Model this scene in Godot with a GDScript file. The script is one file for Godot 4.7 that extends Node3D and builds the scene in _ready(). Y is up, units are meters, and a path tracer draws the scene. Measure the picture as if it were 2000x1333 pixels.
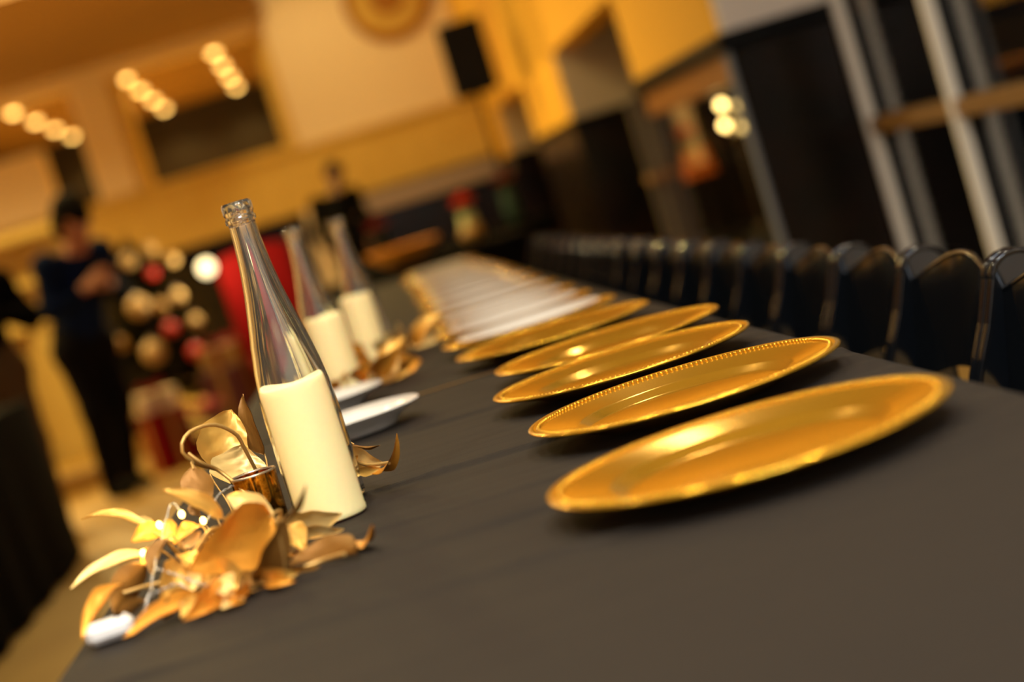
extends Node3D
# A long black-clothed banquet table in a warm hall at night.

var M := {}
var used := {}


func V(x: float, y: float, z: float) -> Vector3:
	return Vector3(x, y, z)


# ---------------------------------------------------------------- mesh builder
class Shape:
	var v := PackedVector3Array()
	var n := PackedVector3Array()
	var uv := PackedVector2Array()
	var idx := PackedInt32Array()

	func vert(p: Vector3, nn: Vector3, u := Vector2.ZERO) -> int:
		v.append(p)
		n.append(nn)
		uv.append(u)
		return v.size() - 1

	func tri(a: int, b: int, c: int) -> void:
		var g := (v[b] - v[a]).cross(v[c] - v[a])
		if g.dot(n[a] + n[b] + n[c]) > 0.0:
			idx.append_array(PackedInt32Array([a, c, b]))
		else:
			idx.append_array(PackedInt32Array([a, b, c]))

	func quad(a: int, b: int, c: int, d: int) -> void:
		tri(a, b, c)
		tri(a, c, d)

	func face(pts: Array, nn: Vector3) -> void:
		var k := []
		for p in pts:
			k.append(vert(p, nn))
		for i in range(1, k.size() - 1):
			tri(k[0], k[i], k[i + 1])

	# grid of points rows x cols; normals from the grid, turned towards `out` (a Callable p -> outward hint) or as they fall
	func sheet(P: Array, flip := false, wrap := false) -> void:
		var rows := P.size()
		var cols: int = P[0].size()
		var first := v.size()
		for i in rows:
			for j in cols:
				var i0: int = maxi(i - 1, 0)
				var i1: int = mini(i + 1, rows - 1)
				var j0: int = (j - 1 + cols) % cols if wrap else maxi(j - 1, 0)
				var j1: int = (j + 1) % cols if wrap else mini(j + 1, cols - 1)
				var a: Vector3 = P[i1][j] - P[i0][j]
				var b: Vector3 = P[i][j1] - P[i][j0]
				var nn := a.cross(b)
				if nn.length() < 1e-14:
					nn = Vector3.UP
				nn = nn.normalized()
				vert(P[i][j], -nn if flip else nn, Vector2(float(j) / (cols - 1), float(i) / (rows - 1)))
		for i in rows - 1:
			for j in (cols if wrap else cols - 1):
				var jn: int = (j + 1) % cols
				quad(first + i * cols + j, first + i * cols + jn, first + (i + 1) * cols + jn, first + (i + 1) * cols + j)

	# profile of (radius, height), revolved about the y axis through c
	func lathe(prof: Array, seg := 32, c := Vector3.ZERO, sharp := 0.7) -> void:
		var m := prof.size()
		var nn := []
		for i in m - 1:
			var d: Vector2 = prof[i + 1] - prof[i]
			nn.append(Vector2(d.y, -d.x).normalized())
		for i in m - 1:
			var na: Vector2 = nn[i]
			var nb: Vector2 = nn[i]
			if i > 0 and nn[i - 1].dot(nn[i]) > sharp:
				na = (nn[i - 1] + nn[i]).normalized()
			if i < m - 2 and nn[i + 1].dot(nn[i]) > sharp:
				nb = (nn[i + 1] + nn[i]).normalized()
			var first := v.size()
			for s in seg + 1:
				var t := TAU * s / seg
				var e := Vector3(cos(t), 0, sin(t))
				vert(c + e * prof[i].x + Vector3.UP * prof[i].y, e * na.x + Vector3.UP * na.y, Vector2(float(s) / seg, prof[i].y))
				vert(c + e * prof[i + 1].x + Vector3.UP * prof[i + 1].y, e * nb.x + Vector3.UP * nb.y, Vector2(float(s) / seg, prof[i + 1].y))
			for s in seg:
				var k := first + s * 2
				if prof[i].x > 1e-6:
					tri(k, k + 2, k + 1)
				if prof[i + 1].x > 1e-6:
					tri(k + 1, k + 2, k + 3)

	# round tube along points; r a number or one per point
	func tube(path: Array, r, seg := 8, caps := true) -> void:
		var m := path.size()
		var ring0 := -1
		var side := Vector3.ZERO
		var first := v.size()
		for i in m:
			var d: Vector3 = (path[mini(i + 1, m - 1)] - path[maxi(i - 1, 0)]).normalized()
			if side == Vector3.ZERO:
				side = d.cross(Vector3.UP if absf(d.y) < 0.9 else Vector3.RIGHT).normalized()
			side = (side - d * side.dot(d)).normalized()
			var up := d.cross(side)
			var rr: float = r[i] if r is Array else r
			for s in seg:
				var t := TAU * s / seg
				var e := side * cos(t) + up * sin(t)
				vert(path[i] + e * rr, e)
		for i in m - 1:
			for s in seg:
				var sn := (s + 1) % seg
				quad(first + i * seg + s, first + i * seg + sn, first + (i + 1) * seg + sn, first + (i + 1) * seg + s)
		if caps:
			for e in [0, m - 1]:
				var d2: Vector3 = (path[1] - path[0]).normalized() * -1.0 if e == 0 else (path[m - 1] - path[m - 2]).normalized()
				var pts := []
				for s in seg:
					pts.append(v[first + e * seg + s])
				face(pts, d2)

	# box with chamfered edges
	func box(c: Vector3, size: Vector3, bev := 0.004, basis := Basis.IDENTITY) -> void:
		var h := size * 0.5
		bev = minf(bev, minf(h.x, minf(h.y, h.z)) * 0.9)
		var inn := h - Vector3.ONE * bev
		var ax := [Vector3.RIGHT, Vector3.UP, Vector3.BACK]
		for a in 3:
			var b := (a + 1) % 3
			var d := (a + 2) % 3
			for s in [-1.0, 1.0]:
				var pts := []
				for q in [[-1, -1], [1, -1], [1, 1], [-1, 1]]:
					pts.append(c + basis * (ax[a] * h[a] * s + ax[b] * inn[b] * q[0] + ax[d] * inn[d] * q[1]))
				face(pts, basis * (ax[a] * s))
				for s2 in [-1.0, 1.0]:
					var e := []
					for q in [-1, 1]:
						e.append(c + basis * (ax[a] * h[a] * s + ax[b] * inn[b] * s2 + ax[d] * inn[d] * q))
					for q in [1, -1]:
						e.append(c + basis * (ax[a] * inn[a] * s + ax[b] * h[b] * s2 + ax[d] * inn[d] * q))
					face(e, basis * (ax[a] * s + ax[b] * s2).normalized())
		for x in [-1.0, 1.0]:
			for y in [-1.0, 1.0]:
				for z in [-1.0, 1.0]:
					face([c + basis * Vector3(h.x * x, inn.y * y, inn.z * z), c + basis * Vector3(inn.x * x, h.y * y, inn.z * z), c + basis * Vector3(inn.x * x, inn.y * y, h.z * z)], basis * Vector3(x, y, z).normalized())

	# outline in the plane of axes e1, e2 at c, given a thickness along e3, edges chamfered
	func prism(outline: PackedVector2Array, depth: float, c: Vector3, e1: Vector3, e2: Vector3, bev := 0.003) -> void:
		var e3 := e1.cross(e2).normalized()
		if Geometry2D.is_polygon_clockwise(outline):
			outline.reverse()
		var inner: PackedVector2Array = outline
		var off := Geometry2D.offset_polygon(outline, -bev, Geometry2D.JOIN_MITER)
		var m := outline.size()
		if bev > 0 and off.size() == 1 and off[0].size() == m:
			# line the inset outline up with the outer one
			var best := 0
			for k in m:
				if off[0][k].distance_to(outline[0]) < off[0][best].distance_to(outline[0]):
					best = k
			inner = PackedVector2Array()
			for k in m:
				inner.append(off[0][(best + k) % m])
		else:
			bev = 0.0
		var tris := Geometry2D.triangulate_polygon(inner)
		for s in [-1.0, 1.0]:
			var at := v.size()
			for q in inner:
				vert(c + e1 * q.x + e2 * q.y + e3 * (depth * 0.5 * s), e3 * s)
			for k in range(0, tris.size(), 3):
				tri(at + tris[k], at + tris[k + 1], at + tris[k + 2])
		for k in m:
			var p: Vector2 = outline[k]
			var q: Vector2 = outline[(k + 1) % m]
			var d := (q - p).normalized()
			var nn := e1 * d.y - e2 * d.x
			var z := depth * 0.5 - bev
			var P := c + e1 * p.x + e2 * p.y
			var Q := c + e1 * q.x + e2 * q.y
			face([P - e3 * z, Q - e3 * z, Q + e3 * z, P + e3 * z], nn)
			if bev > 0:
				var pi: Vector2 = inner[k]
				var qi: Vector2 = inner[(k + 1) % m]
				for s in [-1.0, 1.0]:
					face([P + e3 * z * s, Q + e3 * z * s, c + e1 * qi.x + e2 * qi.y + e3 * depth * 0.5 * s, c + e1 * pi.x + e2 * pi.y + e3 * depth * 0.5 * s], (nn + e3 * s).normalized())

	func ball(c: Vector3, r: float, seg := 12, sq := 1.0) -> void:
		var prof := []
		var k := maxi(4, seg / 2)
		for i in k + 1:
			var t := PI * i / k - PI / 2
			prof.append(Vector2(maxf(r * cos(t), 0.0), r * sq * sin(t)))
		lathe(prof, seg, c, -1.0)

	func mesh() -> ArrayMesh:
		var a := []
		a.resize(Mesh.ARRAY_MAX)
		a[Mesh.ARRAY_VERTEX] = v
		a[Mesh.ARRAY_NORMAL] = n
		a[Mesh.ARRAY_TEX_UV] = uv
		a[Mesh.ARRAY_INDEX] = idx
		var m := ArrayMesh.new()
		m.add_surface_from_arrays(Mesh.PRIMITIVE_TRIANGLES, a)
		return m


# ---------------------------------------------------------------- naming
func numbered(called: String, parent: Node) -> String:
	var key := str(parent.get_instance_id()) + called
	var k: int = used.get(key, 0)
	used[key] = k + 1
	return called if k == 0 else "%s_%03d" % [called, k]


func part(called: String, mesh: Mesh, m: Material, parent: Node = self) -> MeshInstance3D:
	var o := MeshInstance3D.new()
	o.name = numbered(called, parent)
	o.mesh = mesh
	o.material_override = m
	o.cast_shadow = GeometryInstance3D.SHADOW_CASTING_SETTING_ON
	parent.add_child(o, true)
	return o


func tag(o: Node, label: String, category: String, group := "") -> Node:
	o.set_meta("label", label)
	o.set_meta("category", category)
	if group != "":
		o.set_meta("group", group)
	return o


func thing(called: String, label: String, category: String, at := Vector3.ZERO, turn := 0.0, group := "") -> Node3D:
	var o := Node3D.new()
	o.name = numbered(called, self)
	add_child(o, true)
	o.position = at
	o.rotation.y = turn
	tag(o, label, category, group)
	return o


func copy(o: Node3D, called: String, label: String, at: Vector3, turn: float, group := "") -> Node3D:
	var c: Node3D = o.duplicate()
	c.name = numbered(called, self)
	add_child(c, true)
	c.position = at
	c.rotation.y = turn
	c.set_meta("label", label)
	if group != "":
		c.set_meta("group", group)
	return c


func struct(called: String, mesh: Mesh, m: Material, parent: Node = self) -> MeshInstance3D:
	var o := part(called, mesh, m, parent)
	if parent == self:
		o.set_meta("kind", "structure")
	return o


func structure(called: String) -> Node3D:
	var o := Node3D.new()
	o.name = called
	add_child(o, true)
	o.set_meta("kind", "structure")
	return o


func slab(a: Vector3, b: Vector3, bev := 0.004) -> ArrayMesh:   # a box from corner to corner
	var s := Shape.new()
	s.box((a + b) * 0.5, (b - a).abs(), bev)
	return s.mesh()


func mat(c: Color, rough := 0.6, metal := 0.0) -> StandardMaterial3D:
	var m := StandardMaterial3D.new()
	m.albedo_color = c
	m.roughness = rough
	m.metallic = metal
	return m


func noise(freq: float, s: int, octaves := 3) -> FastNoiseLite:
	var n := FastNoiseLite.new()
	n.noise_type = FastNoiseLite.TYPE_SIMPLEX_SMOOTH
	n.frequency = freq
	n.fractal_octaves = octaves
	n.seed = s
	return n


func noise_tex(freq: float, s: int, cols: Array, octaves := 3, size := 256, normal := false) -> NoiseTexture2D:
	var t := NoiseTexture2D.new()
	t.width = size
	t.height = size
	t.seamless = true
	t.noise = noise(freq, s, octaves)
	t.as_normal_map = normal
	t.bump_strength = 4.0
	if cols.size():
		var g := Gradient.new()
		g.offsets = PackedFloat32Array(range(cols.size()).map(func(k): return float(k) / (cols.size() - 1)))
		g.colors = PackedColorArray(cols)
		t.color_ramp = g
	return t


func grain(m: StandardMaterial3D, t: Texture2D, scale: float) -> StandardMaterial3D:
	m.albedo_texture = t
	m.uv1_triplanar = true
	m.uv1_world_triplanar = true
	m.uv1_scale = Vector3.ONE * scale
	return m


func curve_pts(P: Array, n := 24) -> Array:
	var c := Curve3D.new()
	for i in P.size():
		var t: Vector3 = (P[mini(i + 1, P.size() - 1)] - P[maxi(i - 1, 0)]) / 6.0
		c.add_point(P[i], -t, t)
	c.bake_interval = 0.002
	var out := []
	for i in n + 1:
		out.append(c.sample_baked(c.get_baked_length() * i / n, true))
	return out


# ---------------------------------------------------------------- bodies: tapered capsules joined by a smooth minimum, meshed as surface nets
func field(p: Vector3, bones: Array, k: float) -> float:
	var d := 1e9
	for b in bones:
		var a: Vector3 = b[0]
		var ab: Vector3 = b[1] - a
		var t: float = clampf((p - a).dot(ab) / maxf(ab.length_squared(), 1e-9), 0.0, 1.0)
		var e: float = (p - a - ab * t).length() - lerpf(b[2], b[3], t)
		var h: float = clampf(0.5 + 0.5 * (d - e) / k, 0.0, 1.0)
		d = lerpf(d, e, h) - k * h * (1.0 - h)
	return d


func body(s: Shape, bones: Array, cell: float, k: float) -> void:
	var lo := Vector3.ONE * 1e9
	var hi := -lo
	for b in bones:
		for e in 2:
			lo = lo.min(b[e] - Vector3.ONE * (b[2 + e] + cell * 2 + k * 0.3))
			hi = hi.max(b[e] + Vector3.ONE * (b[2 + e] + cell * 2 + k * 0.3))
	var B := 6
	var N := Vector3i(((hi - lo) / (cell * B)).ceil())
	var f := {}
	var vid := {}
	var cells := []
	for bx in N.x:
		for by in N.y:
			for bz in N.z:
				var c := lo + (Vector3(bx, by, bz) + Vector3.ONE * 0.5) * cell * B
				if absf(field(c, bones, k)) > cell * B * 0.9 + k * 0.3 + cell:
					continue
				for x in B:
					for y in B:
						for z in B:
							cells.append(Vector3i(bx * B + x, by * B + y, bz * B + z))
	var corner := []
	for q in 8:
		corner.append(Vector3i(q & 1, (q >> 1) & 1, q >> 2))
	var val := func(g: Vector3i) -> float:
		if not f.has(g):
			f[g] = field(lo + Vector3(g) * cell, bones, k)
		return f[g]
	for g: Vector3i in cells:
		var w := []
		var ins := 0
		for q: Vector3i in corner:
			var z: float = val.call(g + q)
			w.append(z)
			if z < 0:
				ins += 1
		if ins == 0 or ins == 8:
			continue
		var sum := Vector3.ZERO
		var cnt := 0
		for q in 8:
			for ax in 3:
				if not (q & (1 << ax)):
					var q2 := q | (1 << ax)
					if (w[q] < 0) != (w[q2] < 0):
						var t: float = w[q] / (w[q] - w[q2])
						sum += Vector3(corner[q]).lerp(Vector3(corner[q2]), t)
						cnt += 1
		var p := lo + (Vector3(g) + sum / cnt) * cell
		var e := cell * 0.5
		var c0 := field(p, bones, k)
		var nn := Vector3(field(p + Vector3(e, 0, 0), bones, k) - c0, field(p + Vector3(0, e, 0), bones, k) - c0, field(p + Vector3(0, 0, e), bones, k) - c0)
		vid[g] = s.vert(p, nn.normalized())
	for g: Vector3i in vid:
		for ax in 3:
			var o := Vector3i.ZERO
			o[ax] = 1
			if (val.call(g) < 0) == (val.call(g + o) < 0):
				continue
			var u := Vector3i.ZERO
			u[(ax + 1) % 3] = 1
			var w2 := Vector3i.ZERO
			w2[(ax + 2) % 3] = 1
			if vid.has(g - u) and vid.has(g - w2) and vid.has(g - u - w2):
				s.quad(vid[g], vid[g - u], vid[g - u - w2], vid[g - w2])


# ---------------------------------------------------------------- lights with their fittings
const WARM := Color(1.0, 0.88, 0.57)
const COOL := Color(0.90, 0.95, 1.0)
const AMBER := Color(1.0, 0.80, 0.42)
const NEUTRAL := Color(1.0, 0.94, 0.82)


func downlight(at: Vector3, r: float, energy: float, glow: float, label: String, group: String, cone := 78.0, c := WARM) -> void:
	var t := thing("downlight", label, "ceiling light", at, 0.0, group)
	var a := Shape.new()
	a.lathe([Vector2(r * 1.0, 0.0), Vector2(r * 1.0, -0.012), Vector2(r * 1.28, -0.012), Vector2(r * 1.34, -0.004), Vector2(r * 1.34, 0.0)], 24)
	part("trim", a.mesh(), M.white_metal, t)
	var b := Shape.new()
	var prof := []
	for i in 7:
		var q := PI / 2 * i / 6
		prof.append(Vector2(maxf(r * 0.95 * sin(q), 0.0), -0.02 - r * 0.7 * cos(q)))
	b.lathe(prof, 20, Vector3.ZERO, -1.0)
	var key := "glow%s%s" % [glow, c]
	if not M.has(key):
		var g := mat(c, 0.5)
		g.emission_enabled = true
		g.emission = c
		g.emission_energy_multiplier = glow
		M[key] = g
	part("bulb", b.mesh(), M[key], t)
	var l := SpotLight3D.new()
	l.name = "light"
	t.add_child(l, true)
	l.position = V(0, -0.03 - r * 0.75, 0)
	l.rotation_degrees.x = -90
	l.light_color = c
	l.light_energy = energy
	l.light_size = r
	l.spot_angle = cone
	l.spot_angle_attenuation = 0.6
	l.spot_range = 60.0
	l.spot_attenuation = 2.0
	l.shadow_enabled = true


func panel_light(at: Vector3, size: Vector2, energy: float, glow: float, label: String, c := NEUTRAL) -> void:
	var t := thing("ceiling_panel_light", label, "ceiling light", at, 0.0, "panel lights over the near end of the table")
	var a := Shape.new()
	for s in [-1.0, 1.0]:
		a.box(V(s * (size.x / 2 + 0.02), -0.02, 0), V(0.04, 0.05, size.y + 0.08))
		a.box(V(0, -0.02, s * (size.y / 2 + 0.02)), V(size.x, 0.05, 0.04))
	part("frame", a.mesh(), M.white_metal, t)
	var m := mat(c, 0.5)
	m.emission_enabled = true
	m.emission = c
	m.emission_energy_multiplier = glow
	part("diffuser", slab(V(-size.x / 2, -0.02, -size.y / 2), V(size.x / 2, 0.0, size.y / 2)), m, t)
	var l := AreaLight3D.new()
	l.name = "light"
	t.add_child(l, true)
	l.position = V(0, -0.03, 0)
	l.rotation_degrees.x = -90
	l.area_size = size
	l.light_color = c
	l.light_energy = energy
	l.area_range = 60.0
	l.area_attenuation = 2.0
	l.shadow_enabled = true


func materials() -> void:
	M.shaded_paint = mat(Color(0.74, 0.68, 0.60), 0.85)  # pier fronts toned down: the dimmer light of the recesses is in the colour
	M.white_metal = mat(Color(0.85, 0.83, 0.78), 0.5)
	M.cream = mat(Color(0.90, 0.83, 0.72), 0.85)
	M.band = grain(mat(Color(0.95, 0.95, 0.95), 0.85), noise_tex(0.02, 5, [Color(0.82, 0.68, 0.34), Color(0.86, 0.73, 0.40)]), 0.6)
	M.orange = mat(Color(0.86, 0.66, 0.18), 0.85)
	M.white_paint = mat(Color(0.94, 0.91, 0.87), 0.85)
	M.ceiling = mat(Color(0.66, 0.53, 0.40), 0.9)
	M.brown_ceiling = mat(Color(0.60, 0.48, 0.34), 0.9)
	M.stone = grain(mat(Color(0.8, 0.75, 0.75), 0.22), noise_tex(0.012, 11, [Color(0.025, 0.02, 0.02), Color(0.05, 0.035, 0.03), Color(0.13, 0.085, 0.065), Color(0.04, 0.03, 0.028)], 4), 0.5)
	M.stone.metallic_specular = 0.35
	M.cap = mat(Color(0.02, 0.018, 0.018), 0.45)
	M.cap.metallic_specular = 0.25
	M.ledge = mat(Color(0.62, 0.56, 0.55), 0.5)
	M.ledge_cap = mat(Color(0.22, 0.20, 0.18), 0.5)
	M.floor = grain(mat(Color(1, 1, 1), 0.42), noise_tex(0.02, 3, [Color(0.62, 0.47, 0.19), Color(0.68, 0.53, 0.23)]), 0.4)
	M.aluminium = mat(Color(0.95, 0.94, 0.90), 0.5, 0.0)
	M.gasket = mat(Color(0.02, 0.025, 0.03), 0.6)
	var gl := mat(Color(0.05, 0.07, 0.06, 0.03), 0.02)
	gl.transparency = BaseMaterial3D.TRANSPARENCY_ALPHA
	M.pane = gl
	M.dark_wood = grain(mat(Color(1, 1, 1), 0.5), noise_tex(0.02, 8, [Color(0.06, 0.035, 0.018), Color(0.13, 0.075, 0.035), Color(0.05, 0.03, 0.012)]), 0.35)
	M.night = mat(Color(0.03, 0.04, 0.04), 0.9)
	# the table
	var cl := mat(Color(0.130, 0.106, 0.084), 0.75)
	cl.rim_enabled = true
	cl.rim = 0.12
	cl.metallic_specular = 0.3
	cl.rim_tint = 0.6
	cl.normal_enabled = true
	cl.normal_texture = noise_tex(0.25, 21, [], 2, 256, true)
	cl.normal_scale = 0.12
	cl.uv1_triplanar = true
	cl.uv1_world_triplanar = true
	cl.uv1_scale = Vector3.ONE * 6.0
	M.cloth = cl
	M.gold = mat(Color(0.88, 0.67, 0.19), 0.15, 0.8)
	M.china = mat(Color(0.86, 0.85, 0.83), 0.18)
	M.wax = mat(Color(0.99, 0.91, 0.68), 0.55)
	M.wax.subsurf_scatter_enabled = true
	M.wax.subsurf_scatter_strength = 0.35
	var g2 := mat(Color(0.96, 0.97, 0.95, 0.02), 0.0)
	g2.refraction_enabled = true
	g2.refraction_scale = 0.05
	M.glass = g2
	M.leaf0 = mat(Color(0.88, 0.68, 0.32), 0.36, 0.5)
	M.leaf1 = mat(Color(0.55, 0.38, 0.15), 0.45, 0.4)  # bronze leaf undersides; also puts shade into the colour of the dark leaves
	M.leaf2 = mat(Color(0.97, 0.83, 0.53), 0.38, 0.45)
	M.leaf3 = mat(Color(0.88, 0.60, 0.20), 0.36, 0.5)
	M.twig = mat(Color(0.78, 0.62, 0.35), 0.4, 0.5)
	M.wire = mat(Color(0.82, 0.82, 0.80), 0.25, 0.7)
	M.battery = mat(Color(0.92, 0.91, 0.90), 0.4)
	M.mercury = mat(Color(1, 1, 1), 0.12, 1.0)
	M.mercury.albedo_texture = noise_tex(0.05, 31, [Color(0.30, 0.16, 0.03), Color(0.85, 0.58, 0.18), Color(0.95, 0.72, 0.30), Color(0.55, 0.33, 0.08)], 3)
	M.mercury.uv1_triplanar = true
	M.mercury.uv1_scale = Vector3.ONE * 10.0
	M.silver = mat(Color(0.86, 0.80, 0.70), 0.25, 0.9)
	var ch := mat(Color(0.040, 0.050, 0.066), 0.10)
	ch.metallic_specular = 0.5
	M.chair = ch
	M.led = mat(Color(1, 0.85, 0.5), 0.4)
	M.led.emission_enabled = true
	M.led.emission = Color(1, 0.82, 0.45)
	M.led.emission_energy_multiplier = 14.0
	# people and the far hall
	M.skin = mat(Color(0.68, 0.42, 0.27), 0.55)
	M.skin_dark = mat(Color(0.34, 0.20, 0.13), 0.55)
	M.hair = mat(Color(0.06, 0.04, 0.03), 0.6)
	M.navy = mat(Color(0.06, 0.10, 0.20), 0.8)
	M.black_cloth = mat(Color(0.03, 0.028, 0.028), 0.85)
	M.charcoal = mat(Color(0.07, 0.06, 0.06), 0.85)
	M.khaki = mat(Color(0.30, 0.22, 0.13), 0.85)
	for k in [M.navy, M.black_cloth, M.charcoal, M.khaki, M.hair]:
		k.metallic_specular = 0.12
	M.red = mat(Color(0.43, 0.015, 0.012), 0.75)
	M.red.metallic_specular = 0.2
	M.red_dark = mat(Color(0.30, 0.05, 0.02), 0.6)
	M.black_plastic = mat(Color(0.025, 0.022, 0.02), 0.6)
	M.black_plastic.metallic_specular = 0.15
	M.bauble = mat(Color(0.70, 0.56, 0.34), 0.5, 0.1)
	M.red_ball = mat(Color(0.70, 0.07, 0.03), 0.3)
	M.pine = mat(Color(0.11, 0.09, 0.04), 0.85)
	M.pine.metallic_specular = 0.1
	M.bark = mat(Color(0.16, 0.10, 0.05), 0.9)
	M.green = mat(Color(0.20, 0.27, 0.08), 0.7)
	M.paper_white = mat(Color(0.90, 0.80, 0.60), 0.7)
	M.paper_gold = mat(Color(0.62, 0.45, 0.16), 0.5)
	M.orange_petal = mat(Color(0.96, 0.38, 0.04), 0.7)
	M.red_petal = mat(Color(0.60, 0.09, 0.02), 0.7)
	M.pale_vase = mat(Color(0.72, 0.74, 0.55), 0.4)
	M.teal_vase = mat(Color(0.12, 0.24, 0.19), 0.5)
	M.wood = grain(mat(Color(1, 1, 1), 0.45), noise_tex(0.03, 41, [Color(0.95, 0.58, 0.14), Color(1.0, 0.66, 0.18)]), 0.8)


func _ready() -> void:
	# camera
	var fy := atan(203.0 / 3650.0)
	var fp := atan(286.0 / 3650.0)
	var fr := deg_to_rad(17.0)
	var r0 := V(cos(fy), 0, sin(fy))
	var fh := V(sin(fy), 0, -cos(fy))
	var fw := fh * cos(fp) - Vector3.UP * sin(fp)
	var u0 := Vector3.UP * cos(fp) + fh * sin(fp)
	var cam := Camera3D.new()
	cam.name = "camera"
	add_child(cam)
	cam.transform = Transform3D(Basis(r0 * cos(fr) - u0 * sin(fr), r0 * sin(fr) + u0 * cos(fr), -fw), V(0, 1.015, 0))
	var at := CameraAttributesPhysical.new()
	at.frustum_focal_length = 65.716
	at.frustum_focus_distance = 2.04
	at.exposure_aperture = 2.5
	cam.attributes = at
	cam.fov = 20.694
	cam.near = 0.05
	cam.far = 200.0
	# night sky, exposure
	var we := WorldEnvironment.new()
	we.name = "environment"
	var env := Environment.new()
	env.background_mode = Environment.BG_COLOR
	env.background_color = Color(0.015, 0.02, 0.025)
	env.tonemap_mode = Environment.TONE_MAPPER_LINEAR
	env.tonemap_exposure = 1.0
	env.sdfgi_enabled = true
	env.ssao_enabled = true
	env.ssil_enabled = true
	we.environment = env
	add_child(we)
	materials()
	lights()
	room()
	tables()
	place_settings()
	centrepieces()
	chairs()
	people()
	far_hall()


func lights() -> void:
	# small neutral downlights over the near end of the table, and a cooler panel behind the camera
	for x in [-1.7, -0.3, 1.1]:
		for z in [-0.4, -2.7, -5.4]:
			downlight(V(x, 3.885, z), 0.07, 4.6 if z > -1.0 else (2.2 if z > -5.0 else 0.55), 8.0, "small white downlight above the near end of the table, outside the picture", "white downlights above the near end of the table", 80.0, NEUTRAL)
	panel_light(V(0.3, 3.88, 1.8), Vector2(1.6, 0.8), 20.0, 3.0, "white ceiling panel light behind the camera over the table", COOL)
	# warm downlights of the hall; the last two added to brighten the back wall
	for q in [[-6.5, -11.0, 12.0], [-3.8, -10.5, 18.0], [-1.6, -11.5, 10.0], [-6.5, -15.6, 24.0], [-3.8, -15.6, 24.0], [-1.6, -15.6, 15.0], [0.1, -19.0, 4.5], [0.0, -20.8, 3.5]]:
		downlight(V(q[0], 4.88, q[1]), 0.09, q[2], 10.0, "round warm downlight in the high hall ceiling, outside the picture", "downlights in the high hall ceiling", 82.0)
	for q in [[-5.6, -18.5], [-4.3, -18.5], [-3.4, -17.0]]:  # added out of view to brighten the back wall
		downlight(V(q[0], 3.81, q[1]), 0.08, 9.0, 10.0, "added round warm downlight in the lowered soffit, unseen left of the picture, brightening the back wall", "added downlights in the lowered soffit", 82.0)
	# three rows in the room beyond the openings
	for r in 3:
		var x0: float = [-1.15, -2.25, -3.65][r]
		for k in 4:
			var where: String = ["right", "middle", "left"][r]
			var nth: String = ["nearest", "second", "third", "farthest"][k]
			downlight(V(x0 - 0.03 * k, 3.645, -22.9 - 1.67 * k), 0.07, 2.0, 6.5, "round warm downlight beyond the wall opening, %s of the %s row" % [nth, where], "downlights in the room beyond the openings", 70.0, AMBER)


# ---------------------------------------------------------------- room
func window_frame(called: String, x: float, z0: float, z1: float, y0: float, y1: float, rail_y: float, nz: int) -> void:
	# aluminium storefront glazing standing along z at x, mullions projecting into the room
	var w := structure(called)
	for k in nz + 1:
		var z := lerpf(z0, z1, float(k) / nz)
		struct("mullion", slab(V(x - 0.080, y0, z - 0.020), V(x - 0.032, y1, z + 0.020), 0.003), M.aluminium, w)
		struct("gasket", slab(V(x - 0.032, y0, z - 0.024), V(x + 0.012, y1, z + 0.026), 0.002), M.gasket, w)
	for k in nz:
		var a := lerpf(z0, z1, float(k) / nz) + 0.022
		var b := lerpf(z0, z1, float(k + 1) / nz) - 0.022
		struct("pane", slab(V(x - 0.003, y0, a), V(x + 0.003, y1, b), 0.001), M.pane, w)
		struct("rail", slab(V(x - 0.068, rail_y - 0.035, a), V(x - 0.010, rail_y + 0.035, b), 0.003), M.rail, w)
		struct("sill", slab(V(x - 0.075, y0, a), V(x - 0.010, y0 + 0.08, b), 0.003), M.aluminium, w)


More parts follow.
